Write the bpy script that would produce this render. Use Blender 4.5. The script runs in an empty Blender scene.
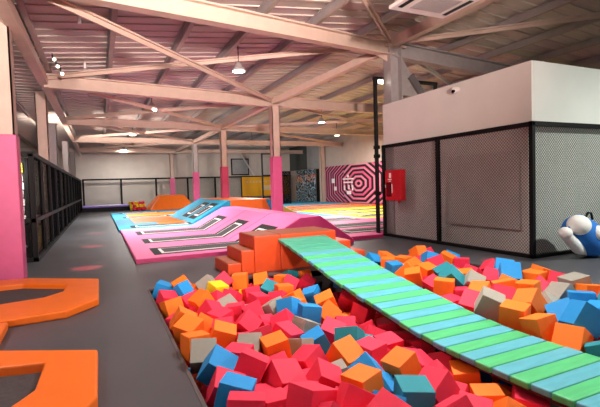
import bpy, bmesh, math, random
from mathutils import Vector, Matrix, Euler
random.seed(11)
S = bpy.context.scene
COL = S.collection
PI = math.pi
R_ = math.radians

# ------------------------------------------------------------------ materials
def lin(c):
    c = c / 255.0
    return c / 12.92 if c <= 0.04045 else ((c + 0.055) / 1.055) ** 2.4
def rgb(*c): return (lin(c[0]), lin(c[1]), lin(c[2]), 1)
MATS = {}
def mat(name, col, rough=0.6, vary=0.08, scale=6.0, bump=0.0, bscale=60.0, metal=0.0, spec=0.5, stretch=None):
    if name in MATS: return MATS[name]
    m = bpy.data.materials.new(name); m.use_nodes = True
    nt = m.node_tree; b = nt.nodes['Principled BSDF']
    b.inputs['Roughness'].default_value = rough
    b.inputs['Metallic'].default_value = metal
    b.inputs['Specular IOR Level'].default_value = spec
    tc = nt.nodes.new('ShaderNodeTexCoord')
    src = tc.outputs['Object']
    if stretch:
        mp = nt.nodes.new('ShaderNodeMapping'); mp.inputs['Scale'].default_value = stretch
        nt.links.new(src, mp.inputs['Vector']); src = mp.outputs['Vector']
    n = nt.nodes.new('ShaderNodeTexNoise'); n.inputs['Scale'].default_value = scale; n.inputs['Detail'].default_value = 4
    nt.links.new(src, n.inputs['Vector'])
    r = nt.nodes.new('ShaderNodeValToRGB')
    c = rgb(*col)
    r.color_ramp.elements[0].position = 0.3; r.color_ramp.elements[1].position = 0.7
    r.color_ramp.elements[0].color = tuple(max(0, v * (1 - vary)) for v in c[:3]) + (1,)
    r.color_ramp.elements[1].color = tuple(min(1, v * (1 + vary)) for v in c[:3]) + (1,)
    nt.links.new(n.outputs['Fac'], r.inputs['Fac'])
    nt.links.new(r.outputs['Color'], b.inputs['Base Color'])
    if bump:
        n2 = nt.nodes.new('ShaderNodeTexNoise'); n2.inputs['Scale'].default_value = bscale
        nt.links.new(src, n2.inputs['Vector'])
        bp = nt.nodes.new('ShaderNodeBump'); bp.inputs['Strength'].default_value = bump; bp.inputs['Distance'].default_value = 0.01
        nt.links.new(n2.outputs['Fac'], bp.inputs['Height']); nt.links.new(bp.outputs['Normal'], b.inputs['Normal'])
    MATS[name] = m
    return m
def emit(name, col, strength):
    m = bpy.data.materials.new(name); m.use_nodes = True
    b = m.node_tree.nodes['Principled BSDF']
    b.inputs['Base Color'].default_value = rgb(*col)
    b.inputs['Emission Color'].default_value = rgb(*col)
    b.inputs['Emission Strength'].default_value = strength
    MATS[name] = m
    return m
class NT:
    """small node helper"""
    def __init__(s, name):
        s.m = bpy.data.materials.new(name); s.m.use_nodes = True; s.nt = s.m.node_tree
        s.b = s.nt.nodes['Principled BSDF']; s.out = s.nt.nodes['Material Output']
        s.tc = s.nt.nodes.new('ShaderNodeTexCoord')
        sp = s.nt.nodes.new('ShaderNodeSeparateXYZ'); s.nt.links.new(s.tc.outputs['Object'], sp.inputs[0])
        s.x, s.y, s.z = sp.outputs
        MATS[name] = s.m
    def op(s, o, a, b=None, c=None):
        n = s.nt.nodes.new('ShaderNodeMath'); n.operation = o
        for i, v in enumerate((a, b, c)):
            if v is None: continue
            if isinstance(v, (int, float)): n.inputs[i].default_value = v
            else: s.nt.links.new(v, n.inputs[i])
        return n.outputs[0]
    def mix(s, f, a, b):
        n = s.nt.nodes.new('ShaderNodeMix'); n.data_type = 'RGBA'
        s.nt.links.new(f, n.inputs[0]) if not isinstance(f, (int, float)) else setattr(n.inputs[0], 'default_value', f)
        for i, v in ((6, a), (7, b)):
            if isinstance(v, tuple): n.inputs[i].default_value = v
            else: s.nt.links.new(v, n.inputs[i])
        return n.outputs[2]
    def base(s, c): s.nt.links.new(c, s.b.inputs['Base Color'])
def net_mat(name, col, pitch, width, horiz='x', rough=0.8):
    """diamond netting: threads with open holes between"""
    k = NT(name)
    h = k.x if horiz == 'x' else k.y
    a = k.op('ADD', h, k.z); b = k.op('SUBTRACT', h, k.z)
    def thread(v):
        f = k.op('FRACT', k.op('DIVIDE', k.op('ADD', v, 100.0), pitch))
        return k.op('LESS_THAN', f, width)
    t = k.op('MAXIMUM', thread(a), thread(b))
    k.b.inputs['Base Color'].default_value = rgb(*col); k.b.inputs['Roughness'].default_value = rough; k.b.inputs['Specular IOR Level'].default_value = 0.0
    tr = k.nt.nodes.new('ShaderNodeBsdfTransparent'); mx = k.nt.nodes.new('ShaderNodeMixShader')
    k.nt.links.new(t, mx.inputs[0]); k.nt.links.new(tr.outputs[0], mx.inputs[1]); k.nt.links.new(k.b.outputs[0], mx.inputs[2])
    k.nt.links.new(mx.outputs[0], k.out.inputs['Surface'])
    return k.m

# ------------------------------------------------------------------ mesh helpers
class MB:
    def __init__(s): s.bm = bmesh.new()
    def box(s, x0, x1, y0, y1, z0, z1):
        v = [s.bm.verts.new(p) for p in ((x0,y0,z0),(x1,y0,z0),(x1,y1,z0),(x0,y1,z0),(x0,y0,z1),(x1,y0,z1),(x1,y1,z1),(x0,y1,z1))]
        for f in ((0,3,2,1),(4,5,6,7),(0,1,5,4),(1,2,6,5),(2,3,7,6),(3,0,4,7)): s.bm.faces.new([v[i] for i in f])
        return s
    def bar(s, a, b, w, h, up=(0,0,1)):
        """rectangular bar from a to b"""
        a, b = Vector(a), Vector(b); d = (b - a).normalized(); up = Vector(up)
        if abs(d.dot(up)) > 0.98: up = Vector((0, 1, 0))
        sx = d.cross(up).normalized(); sz = sx.cross(d).normalized()
        v = []
        for p in (a, b):
            for i, j in ((-1,-1),(1,-1),(1,1),(-1,1)): v.append(s.bm.verts.new(p + sx * (i * w / 2) + sz * (j * h / 2)))
        for f in ((3,2,1,0),(4,5,6,7),(0,1,5,4),(1,2,6,5),(2,3,7,6),(3,0,4,7)): s.bm.faces.new([v[i] for i in f])
        return s
    def ibeam(s, a, b, w, h, t=0.03):
        """I-section beam: two flanges and a web"""
        a, b = Vector(a), Vector(b); o = Vector((0, 0, h / 2 - t / 2))
        s.bar(a + o, b + o, w, t); s.bar(a - o, b - o, w, t); s.bar(a, b, t, h - 2 * t)
        return s
    def tube(s, pts, r, n=8):
        pts = [Vector(p) for p in pts]; rings = []
        for i, p in enumerate(pts):
            d = (pts[min(i + 1, len(pts) - 1)] - pts[max(i - 1, 0)]).normalized()
            u = Vector((0, 0, 1)) if abs(d.z) < 0.95 else Vector((1, 0, 0))
            x = d.cross(u).normalized(); y = x.cross(d)
            rr = r[i] if isinstance(r, (list, tuple)) else r
            rings.append([s.bm.verts.new(p + (x * math.cos(2*PI*k/n) + y * math.sin(2*PI*k/n)) * rr) for k in range(n)])
        for q in range(len(rings) - 1):
            for k in range(n): s.bm.faces.new((rings[q][k], rings[q][(k+1)%n], rings[q+1][(k+1)%n], rings[q+1][k]))
        s.bm.faces.new(rings[0][::-1]); s.bm.faces.new(rings[-1])
        return s
    def lathe(s, prof, c=(0,0,0), n=20):
        """prof: list of (radius, z) from bottom to top"""
        rings = []
        for r, z in prof:
            rings.append([s.bm.verts.new((c[0] + r*math.cos(2*PI*k/n), c[1] + r*math.sin(2*PI*k/n), c[2] + z)) for k in range(n)])
        for q in range(len(rings) - 1):
            for k in range(n): s.bm.faces.new((rings[q][k], rings[q][(k+1)%n], rings[q+1][(k+1)%n], rings[q+1][k]))
        s.bm.faces.new(rings[0][::-1]); s.bm.faces.new(rings[-1])
        return s
    def prism_y(s, prof, y0, y1):
        """closed (x, z) outline extruded along y"""
        a = [s.bm.verts.new((x, y0, z)) for x, z in prof]; b = [s.bm.verts.new((x, y1, z)) for x, z in prof]
        n = len(prof)
        s.bm.faces.new(a); s.bm.faces.new(b[::-1])
        for i in range(n): s.bm.faces.new((a[i], b[i], b[(i+1)%n], a[(i+1)%n]))
        return s
    def prism_z(s, prof, z0, z1):
        a = [s.bm.verts.new((x, y, z0)) for x, y in prof]; b = [s.bm.verts.new((x, y, z1)) for x, y in prof]
        n = len(prof)
        s.bm.faces.new(a[::-1]); s.bm.faces.new(b)
        for i in range(n): s.bm.faces.new((a[i], a[(i+1)%n], b[(i+1)%n], b[i]))
        return s
    def ring_z(s, outer, inner, z0, z1):
        """plate with a hole; both outlines have the same number of points"""
        n = len(outer); L = []
        for pr, z in ((outer, z0), (outer, z1), (inner, z1), (inner, z0)): L.append([s.bm.verts.new((x, y, z)) for x, y in pr])
        for q in range(4):
            A, B = L[q], L[(q+1)%4]
            for i in range(n): s.bm.faces.new((A[i], A[(i+1)%n], B[(i+1)%n], B[i]))
        return s
    def ball(s, c, r, rot=None, seg=20, rings=12):
        r = r if isinstance(r, (tuple, list)) else (r, r, r)
        M = Matrix.Translation(c) @ (rot.to_matrix().to_4x4() if rot else Matrix.Identity(4)) @ Matrix.Diagonal((r[0], r[1], r[2], 1))
        bmesh.ops.create_uvsphere(s.bm, u_segments=seg, v_segments=rings, radius=1, matrix=M)
        return s
    def build(s, name, m, parent=None, loc=None, smooth=False, bevel=0.0, seg=2):
        bmesh.ops.recalc_face_normals(s.bm, faces=s.bm.faces)
        me = bpy.data.meshes.new(name)
        s.bm.to_mesh(me); s.bm.free()
        o = bpy.data.objects.new(name, me); COL.objects.link(o)
        if isinstance(m, (list, tuple)):
            for q in m: me.materials.append(q)
        else: me.materials.append(m)
        if smooth:
            for p in me.polygons: p.use_smooth = True
        if bevel:
            b = o.modifiers.new('bevel', 'BEVEL'); b.width = bevel; b.segments = seg; b.limit_method = 'ANGLE'
        if parent is not None:
            o.parent = parent
            if loc is None:      # geometry is given in world coordinates
                o.matrix_parent_inverse = Matrix.Translation(-Vector(parent.location)) if parent.rotation_euler.z == 0 else parent.matrix_basis.inverted()
        if loc is not None: o.location = loc
        return o
def tag(o, label=None, cat=None, group=None, kind=None):
    if label: o['label'] = label
    if cat: o['category'] = cat
    if group: o['group'] = group
    if kind: o['kind'] = kind
    return o
def empty(name, label, cat, loc=(0,0,0), group=None):
    o = bpy.data.objects.new(name, None); COL.objects.link(o); o.location = loc; o.empty_display_size = 0.2
    return tag(o, label, cat, group)
def struct(o): o['kind'] = 'structure'; return o
ORD = ['first','second','third','fourth','fifth','sixth','seventh','eighth','ninth','tenth','eleventh','twelfth','thirteenth','fourteenth','fifteenth','sixteenth','seventeenth','eighteenth','nineteenth','twentieth','twenty-first','twenty-second','twenty-third','twenty-fourth','twenty-fifth']

# ------------------------------------------------------------------ palette
floor_m = mat('grey_vinyl_floor', (76, 77, 82), rough=0.42, vary=0.10, scale=1.2, bump=0.05, bscale=220, spec=0.45)
pitlin = mat('pit_lining', (52, 40, 42), rough=0.8)
edge_m = mat('pit_edge_strip', (88, 78, 78), rough=0.6)
white_wall = mat('pale_plaster', (196, 188, 178), rough=0.85, vary=0.05, scale=2)
side_wall = mat('beige_plaster', (182, 168, 156), rough=0.85, vary=0.05, scale=2)
dark_wall = mat('dark_green_panel', (70, 78, 76), rough=0.7)
grey_wall = mat('light_grey_panel', (150, 152, 150), rough=0.7)
roof_m = mat('roof_sheet', (184, 174, 164), rough=0.7, vary=0.10, scale=3, stretch=(0.3, 3, 1))
purlin_m = mat('purlin_paint', (158, 146, 134), rough=0.6, vary=0.06)
steel = mat('cream_steel_paint', (190, 168, 152), rough=0.55, vary=0.06, scale=4)
grey_steel = mat('grey_steel_paint', (150, 144, 142), rough=0.5, vary=0.06)
pinkpad = mat('pink_column_wrap', (204, 84, 134), rough=0.5, vary=0.05)
black = mat('black_powder_coat', (14, 14, 15), rough=0.55, vary=0.1, spec=0.2)
blackfab = mat('black_fabric', (26, 25, 27), rough=0.8, vary=0.15)
orange = mat('orange_vinyl', (240, 112, 24), rough=0.42, vary=0.04, bump=0.08, bscale=14)
stepor = mat('orange_red_vinyl', (206, 70, 18), rough=0.45, vary=0.05, bump=0.06, bscale=12)
pinkv = mat('pink_vinyl', (250, 124, 178), spec=0.25, rough=0.55, vary=0.04, bump=0.05, bscale=10)
maroon = mat('magenta_vinyl', (160, 30, 88), rough=0.5)
bluev = mat('sky_blue_vinyl', (40, 146, 180), spec=0.25, rough=0.55, vary=0.05)
yellowv = mat('yellow_vinyl', (244, 224, 20), spec=0.25, rough=0.55)
mustard = mat('mustard_vinyl', (206, 160, 20), rough=0.5)
purplev = mat('lilac_vinyl', (150, 130, 214), rough=0.5)
whitev = mat('white_vinyl', (236, 232, 230), rough=0.5, vary=0.03)
meshbed = mat('trampoline_mesh', (66, 60, 62), rough=0.75, vary=0.25, scale=30)
bridge_g = mat('green_bridge_mat', (74, 182, 116), rough=0.5, vary=0.10, scale=3, stretch=(1.2, 7, 1), bump=0.06, bscale=30)
bridge_b = mat('aqua_bridge_mat', (82, 166, 182), rough=0.5, vary=0.10, scale=3, stretch=(1.2, 7, 1), bump=0.06, bscale=30)
bridge_t = mat('teal_bridge_mat', (70, 166, 136), rough=0.5, vary=0.12, scale=3, stretch=(1.2, 7, 1), bump=0.06, bscale=30)
bridge_under = mat('dark_red_webbing', (70, 14, 24), rough=0.9)
redbox = mat('red_enamel', (180, 14, 26), rough=0.35, vary=0.03)
redglass = mat('dark_red_glass', (92, 12, 20), rough=0.2)
whitepaint = mat('white_marking', (235, 225, 222), rough=0.6, vary=0.02)
plastic = mat('white_plastic', (214, 208, 204), rough=0.5, vary=0.03)
booth_w = mat('booth_white_board', (214, 214, 206), rough=0.75, vary=0.03, scale=1.5)
booth_in = mat('booth_padding', (206, 200, 196), rough=0.85, vary=0.05, scale=2)
booth_blk = mat('booth_inner_block', (200, 192, 189), rough=0.85, vary=0.05, scale=2)
plush_b = mat('blue_plush', (30, 110, 196), rough=0.85, vary=0.1, scale=30, bump=0.3, bscale=90)
plush_w = mat('white_plush', (232, 230, 226), rough=0.85, vary=0.04, scale=30, bump=0.3, bscale=90)
wood = mat('amber_board', (150, 116, 58), rough=0.6, vary=0.15, scale=8)
greenp = mat('green_plastic', (40, 170, 96), rough=0.5)
lens_m = mat('black_lens', (10, 10, 12), rough=0.1)
net_light = net_mat('grey_net', (88, 82, 80), 0.066, 0.13, 'y')
net_light_x = net_mat('grey_net_front', (92, 96, 92), 0.066, 0.13, 'x')
net_dark = net_mat('black_net', (16, 16, 18), 0.06, 0.16, 'y')
net_dark_x = net_mat('black_net_front', (16, 16, 18), 0.06, 0.15, 'x')
net_pale = net_mat('pale_net', (150, 148, 140), 0.10, 0.15, 'x')
lamp_glow = emit('lamp_glow', (255, 246, 232), 9.0)

# ------------------------------------------------------------------ the setting
PX0, PX1, PY0, PY1 = 0.6, 5.95, -1.1, 6.75
X0, X1, Y0, Y1 = -6.0, 16.5, -6.0, 37.5
f = MB()
f.ring_z([(X0,Y0),(X1,Y0),(X1,Y1),(X0,Y1)], [(PX0,PY0),(PX1,PY0),(PX1,PY1),(PX0,PY1)], -0.12, 0.0)
struct(f.build('floor', floor_m))
b = MB()
b.box(PX0-0.1, PX0, PY0-0.1, PY1+0.1, -1.1, -0.02); b.box(PX1, PX1+0.1, PY0-0.1, PY1+0.1, -1.1, -0.02)
b.box(PX0, PX1, PY0-0.1, PY0, -1.1, -0.02); b.box(PX0, PX1, PY1, PY1+0.1, -1.1, -0.02); b.box(PX0-0.1, PX1+0.1, PY0-0.1, PY1+0.1, -1.2, -1.1)
struct(b.build('trim_1', pitlin))
b = MB()
b.box(PX1, PX1+0.05, PY0, PY1, 0.0, 0.012); b.box(PX0, PX1+0.05, PY1, PY1+0.05, 0.0, 0.012); b.box(PX0-0.03, PX0, PY0, PY1, 0.0, 0.006)
struct(b.build('trim_2', edge_m))
struct(MB().box(X0-0.2, X0, Y0, Y1, 0, 4.9).build('wall_left', side_wall))
struct(MB().box(X1, X1+0.2, Y0, Y1, 0, 5.2).build('wall_right', side_wall))
struct(MB().box(X0-0.2, X1+0.2, Y1, Y1+0.2, 0, 5.9).build('wall_rear', white_wall))
g = MB(); g.box(X0-0.2, X1+0.2, Y0-0.2, Y0, 3.6, 5.9); g.box(X0-0.2, X1+0.2, Y0-0.2, Y0, 0, 0.4)
for x in (X0-0.2, -1.0, 5.0, 11.0, X1): g.box(x, x+0.3, Y0-0.2, Y0, 0.4, 3.6)
struct(g.build('wall_front', white_wall))
for n_, x in ((2, -5.9), (3, -0.7), (4, 5.3), (5, 11.3)):
    x2 = {-5.9: -1.0, -0.7: 5.0, 5.3: 11.0, 11.3: X1}[x]
    g = MB()
    for q in (x + 0.03, (x + x2) / 2, x2 - 0.03): g.box(q - 0.03, q + 0.03, Y0 - 0.14, Y0 - 0.06, 0.4, 3.6)
    g.box(x, x2, Y0 - 0.14, Y0 - 0.06, 2.4, 2.46)
    struct(g.build(f'window_{n_}', black))
# roof deck with standing ribs across the hall
RP = [(X0-0.2, 4.85), (-1.2, 4.85), (7.55, 5.75), (X1+0.2, 5.05)]
def roof_z(x):
    for (a, za), (c, zc) in zip(RP, RP[1:]):
        if a <= x <= c: return za + (zc - za) * (x - a) / (c - a)
    return RP[-1][1]
d = MB()
d.prism_y([(x, z) for x, z in RP] + [(x, z + 0.1) for x, z in RP[::-1]], Y0-0.2, Y1+0.2)
y = Y0
k = 0
while y < Y1:
    for (a, za), (c, zc) in zip(RP, RP[1:]):
        d.bar((a, y, za - 0.012), (c, y, zc - 0.008), 0.05 if k % 2 else 0.09, 0.03)
    y += 0.42; k += 1
struct(d.build('ceiling', roof_m))

# ------------------------------------------------------------------ roof steel
xs = [-4.0, -2.55, -1.1, 0.36, 1.88, 3.25, 4.72, 6.5, 8.1, 9.6, 11.1, 12.6, 14.1, 15.6]
for i, x in enumerate(xs):
    z = roof_z(x) - 0.13
    p = empty('roof_purlin', f'thin roof purlin running to the rear wall, {ORD[i]} from the left', 'purlin', (x, 16, z), 'roof purlins')
    w = MB(); w.bar((x, Y0, z), (x, Y1, z), 0.03, 0.17); w.bar((x, Y0, z + 0.075), (x, Y1, z + 0.075), 0.11, 0.02)
    w.build('web', grey_steel, p)
    MB().bar((x + 0.04, Y0, z - 0.085), (x + 0.04, Y1, z - 0.085), 0.10, 0.025).build('flange', purlin_m, p)

H = Vector((7.55, 9.93, 5.32))
NA, NB, NB2 = Vector((-1.25, 6.8, 4.4)), Vector((-1.2, 13.0, 4.4)), Vector((-1.2, 19.9, 4.4))
NC, NE_ = Vector((-1.2, 26.8, 4.4)), Vector((-1.2, 33.8, 4.4))
ND, NF, NE, NG = Vector((5.55, 13.95, 4.4)), Vector((5.52, 20.6, 4.4)), Vector((5.5, 27.3, 4.4)), Vector((5.5, 34.2, 4.4))
R1, R2, R3, R4 = Vector((16.4, 14.4, 4.4)), Vector((16.4, 20.9, 4.4)), Vector((16.4, 27.6, 4.4)), Vector((16.4, 34.4, 4.4))
def beam(a, b, w, h, label, kind='I', m=steel, name='roof_beam'):
    a, b = Vector(a), Vector(b); mid = (a + b) / 2
    q = MB()
    a2, b2 = a - mid, b - mid
    if kind == 'I': q.ibeam(a2, b2, w, h, 0.035)
    elif kind == 'L':
        q.bar(a2, b2, w, 0.03); q.bar(a2 + Vector((0,0,-h/2)), b2 + Vector((0,0,-h/2)), 0.03, h)
    else: q.bar(a2, b2, w, h)
    o = q.build(name, m); o.location = mid
    return tag(o, label, 'beam')
W = 0.2
beam(NA, H + Vector((0,0,-0.12)), 0.24, 0.34, 'deep cream roof beam crossing the top of the view to the grey gusseted column')
beam(NB, ND, 0.24, 0.36, 'deep cream roof beam between the fence column and the nearest pink wrapped middle column')
beam(NB2, NF, 0.24, 0.32, 'cream roof beam across the hall, second frame behind the nearest pink middle column')
beam(NC, NE, 0.24, 0.32, 'cream roof beam across the hall, third frame towards the rear wall')
beam(NE_, NG, 0.24, 0.32, 'cream roof beam across the hall just before the rear wall')
beam(ND, R1, 0.24, 0.34, 'cream roof beam from the nearest pink middle column towards the right wall')
beam(NF, R2, 0.24, 0.3, 'cream roof beam from the second pink middle column towards the right wall')
beam(NE, R3, 0.24, 0.3, 'cream roof beam from the third middle column towards the right wall')
beam(NG, R4, 0.24, 0.3, 'cream roof beam right of the rear column along the rear wall')
beam(H + Vector((0.1,0,-0.12)), (16.4, 9.4, 4.5), 0.28, 0.42, 'deep grey roof beam running right from the gusseted column above the white booth', m=grey_steel)
# longitudinal beams
beam((-1.2, Y0, 4.4), NB, 0.2, 0.2, 'cream lengthwise beam at top left over the fence line, from the near pillar to the fence column', 'B')
beam(NB, NB2, 0.18, 0.18, 'cream lengthwise beam over the fence line behind the fence column, second span', 'B')
beam(NB2, (-1.2, Y1, 4.4), 0.18, 0.18, 'cream lengthwise beam over the fence line, last span to the rear wall', 'B')
beam(ND, H + Vector((0,0,-0.05)), 0.2, 0.2, 'cream lengthwise beam rising from the nearest pink middle column to the gusseted column', 'B')
beam(ND, NF, 0.18, 0.18, 'cream lengthwise beam between the two nearest pink middle columns', 'B')
beam(NF, NE, 0.18, 0.18, 'cream lengthwise beam between the second and third middle columns', 'B')
beam(NE, NG, 0.18, 0.18, 'cream lengthwise beam between the third middle column and the rear column', 'B')
beam(H + Vector((0,0,0.05)), (6.22, -0.96, 4.6), 0.2, 0.24, 'pinkish beam beside the air conditioner ending on the gusseted column', 'B')
# horizontal bracing
def brace(a, b, label, m=steel): return beam(a, b, 0.15, 0.1, label, 'L', m, 'brace_beam')
lift = Vector((0, 0, 0.06))
brace(NA + lift, ND + lift, 'long diagonal brace from the top left corner to the nearest pink middle column')
brace(NB + lift*2, H + lift, 'long diagonal brace from the fence column up to the gusseted column')
brace(NB + lift, NF + lift, 'diagonal brace from the fence column back to the second middle column')
brace(NB2 + lift*2, ND + lift, 'diagonal brace from the fence line forward to the nearest pink middle column')
brace(NB2 + lift, NE + lift, 'diagonal brace in the third bay going back to the third middle column')
brace(NC + lift*2, NF + lift, 'diagonal brace in the third bay coming forward to the second middle column')
brace(NC + lift, NG + lift, 'diagonal brace in the last bay going back to the rear column')
brace(NE_ + lift*2, NE + lift, 'diagonal brace in the last bay coming forward to the third middle column')
brace(H + Vector((0,0,0.1)), (-0.24, 2.2, 4.75), 'short pinkish brace left of the air conditioner ending on the gusseted column')
brace(H + Vector((0.1,0,0.12)), (13.36, 3.1, 5.13), 'light diagonal brace from the gusseted column to the top right corner')
brace(ND + lift, R2 + lift, 'diagonal brace from the nearest pink middle column back to the right wall')
brace(NF + lift, R1 + lift*2, 'diagonal brace from the second middle column forward to the right wall')
brace(NF + lift*2, R3 + lift, 'diagonal brace from the second middle column back to the right wall')
brace(H + Vector((0.2,0,0.0)), (16.3, 14.2, 4.6), 'grey diagonal brace behind the booth top going back to the right wall', grey_steel)

def column(x, y, w, zt, label, pad=2.48, m=steel, padm=pinkpad, z0=0.0):
    t = empty('steel_column', label, 'column', (x, y, z0)); zt -= z0; pad -= z0
    s = MB(); h = w / 2; tk = 0.025
    s.box(-h, h, -h, -h + tk, 0, zt); s.box(-h, h, h - tk, h, 0, zt); s.box(-h, -h + tk, -h, h, 0, zt); s.box(h - tk, h, -h, h, 0, zt)
    s.box(-h - 0.05, h + 0.05, -h - 0.05, h + 0.05, zt - 0.02, zt)
    s.build('shaft', m, t, (0,0,0))
    if pad > 0:
        g = MB(); h2 = h + 0.022; g.box(-h2, h2, -h2, h2, 0.0, pad)
        g.build('pink_wrap', padm, t, (0,0,0), bevel=0.015)
    return t
column(-1.43, 8.83, 0.33, 4.75, 'near column at the left edge of the photo with a pink lower wrap', 2.5)
column(-1.60, 16.3, 0.32, 4.75, 'cream column standing behind the near end of the black net fence', 0)
column(-1.62, 19.9, 0.3, 4.25, 'cream column behind the black net fence, second one along it', 0, grey_steel)
column(-1.62, 26.8, 0.3, 4.25, 'grey column far along the black net fence, third one along it', 0, grey_steel)
column(-1.62, 33.6, 0.3, 4.25, 'grey column at the far end of the fence by the rear wall', 0, grey_steel)
column(5.55, 13.85, 0.28, 4.25, 'nearest middle column with pink wrap rising behind the pink ramp ridge', 2.5, z0=0.3)
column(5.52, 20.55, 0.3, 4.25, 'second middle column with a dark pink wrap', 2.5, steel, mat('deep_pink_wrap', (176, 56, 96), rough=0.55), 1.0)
column(5.5, 27.25, 0.3, 4.25, 'third middle column, grey above and pink below', 2.5, grey_steel, z0=0.1)
column(5.5, 36.9, 0.3, 4.4, 'rear column against the back wall with a pink wrap', 2.4)
column(16.25, 30.6, 0.36, 4.9, 'pinkish column on the right wall at the far end of the mural', 0)
# gusseted column inside the booth corner
t = empty('gusseted_column', 'grey steel column with bolted gusset plates rising out of the booth top', 'column', (7.58, 9.9, 0))
s = MB(); s.box(-0.2,-0.16,-0.17,0.17,0,5.32); s.box(0.16,0.2,-0.17,0.17,0,5.32); s.box(-0.16,0.16,-0.02,0.02,0,5.32)
s.build('shaft', grey_steel, t, (0,0,0))
g = MB(); g.prism_y([(0.2,5.1),(0.2,3.95),(0.85,3.95),(0.95,4.15)], -0.03, 0.03); g.build('gusset_plate', grey_steel, t, (0,0,0))
g = MB(); g.box(-0.32,0.32,-0.2,0.2,5.22,5.28); g.prism_y([(0.0,5.2),(-0.7,5.06),(-0.2,4.86)], -0.02, 0.02); g.build('cap_plate', steel, t, (0,0,0))
for i in range(6):
    z = 4.05 + i * 0.15
    g = MB(); xx = 0.3 + (5 - i) * 0.07
    g.tube([(xx, -0.035, z), (xx, -0.06, z)], 0.02, 6); g.build('bolt', purlin_m, t, (0,0,0))
g = MB(); g.bar((0.55, -0.02, 4.5), (1.0, -0.02, 3.95), 0.2, 0.2, (0, 1, 0)); g.build('haunch_stub', mat('dark_steel', (96, 92, 92), rough=0.5), t, (0,0,0))

# ------------------------------------------------------------------ lamps
def lamp(x, y, z, label, energy, col=(1, 0.93, 0.86), r=0.17):
    t = empty('high_bay_lamp', label, 'lamp', (x, y, z), 'high bay lamps')
    MB().lathe([(r*1.0, 0.0), (r*1.02, 0.05), (r*0.75, 0.10), (r*0.45, 0.2), (0.05, 0.22)], n=24).build('housing', grey_steel, t, (0,0,0), smooth=False)
    MB().lathe([(r*0.5, -0.02), (r*0.9, -0.012), (r*0.92, 0.0)], n=24).build('diffuser', lamp_glow, t, (0,0,0))
    zt = roof_z(x) - z
    MB().tube([(0,0,0.2),(0,0,zt)], 0.012, 6).build('hanger', black, t, (0,0,0))
    L = bpy.data.lights.new('lamp_light', 'AREA'); L.shape = 'DISK'; L.size = r * 2; L.spread = R_(180 if x == 10.0 or y > 28 or x > 12 else 125); L.energy = energy; L.color = col
    lo = bpy.data.objects.new('lamp_light', L); COL.objects.link(lo); lo.parent = t; lo.location = (0, 0, -0.03)
    return t
EN = 420
for x, y, z, lab, *e in (
    (3.35, 10.7, 4.45, 'glowing round lamp above the pink trampoline ramps, nearest of those in view', 95),
    (1.86, 16.6, 4.45, 'glowing round lamp over the second bay on the left'),
    (1.74, 24.8, 4.45, 'glowing round lamp over the third bay on the left'),
    (1.7, 34.0, 4.45, 'glowing round lamp nearest the rear wall on the left', 520),
    (9.54, 17.9, 4.4, 'glowing round lamp right of the nearest pink middle column'),
    (9.7, 28.5, 4.4, 'glowing round lamp far back near the yellow banner'),
    (3.4, 4.2, 4.45, 'round lamp above the foam pit out of the frame', 135),
    (3.4, -2.2, 4.45, 'round lamp behind the camera above the near end of the pit', 50),
    (-3.5, 4.5, 4.45, 'round lamp above the orange octagon pads', 80),
    (10.0, 1.0, 4.6, 'round lamp in front of the white booth, out of the frame', 560),
    (13.0, 22.5, 4.4, 'round lamp close to the mural wall'),
    (-3.6, 15.5, 4.45, 'round lamp left of the black net fence', 45),
    
): lamp(x, y, z, lab, e[0] if e else EN, (0.93, 1, 0.93) if x == 10.0 else (1, 0.97, 0.92))
def wash(x, y, z, aim, label, energy, col, size=0.5, spread=72):
    """added fill light on a mast, unseen, turned up to brighten the roof"""
    t = empty('added_roof_fill', label, 'floodlight', (x, y, 0), 'added roof fill lights')
    MB().tube([(0,0,0.03),(0,0,z-0.12)], 0.035, 10).build('mast', black, t, (0,0,0))
    MB().lathe([(0.3, 0), (0.3, 0.03), (0.05, 0.06)], n=20).build('base', black, t, (0,0,0))
    d = (Vector(aim) - Vector((x, y, z))); q = d.to_track_quat('-Z', 'Y')
    h = MB().box(-size/2-0.03, size/2+0.03, -size/2-0.03, size/2+0.03, 0.02, 0.12).build('head', black, t, (0,0,z)); h.rotation_euler = q.to_euler()
    L = bpy.data.lights.new('roof_fill_light', 'AREA'); L.shape = 'SQUARE'; L.size = size; L.energy = energy; L.color = col; L.spread = R_(spread)
    lo = bpy.data.objects.new('roof_fill_light', L); COL.objects.link(lo); lo.parent = t; lo.location = (0,0,z); lo.rotation_euler = q.to_euler()
WE = 300  # mast lights below are added, out of view, to brighten the roof
wash(-3.4, -3.0, 2.4, (0.0, 6.5, 5.6), 'added fill light on a mast left of the octagon pads, out of the frame', WE*0.6, (1, 0.78, 0.72))
wash(0.8, -3.2, 2.4, (2.0, 6.5, 5.6), 'added fill light on a mast behind the camera', WE*1.7, (1, 0.78, 0.72))
wash(9.0, 8.9, 2.9, (9.5, 15.5, 5.4), 'added fill light on a mast inside the booth lighting the roof', WE*0.12, (1, 0.86, 0.6))
wash(-4.2, 20.0, 2.4, (2, 25, 4.9), 'added fill light on a mast behind the black fence', WE*0.8, (1, 0.86, 0.8))
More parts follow.
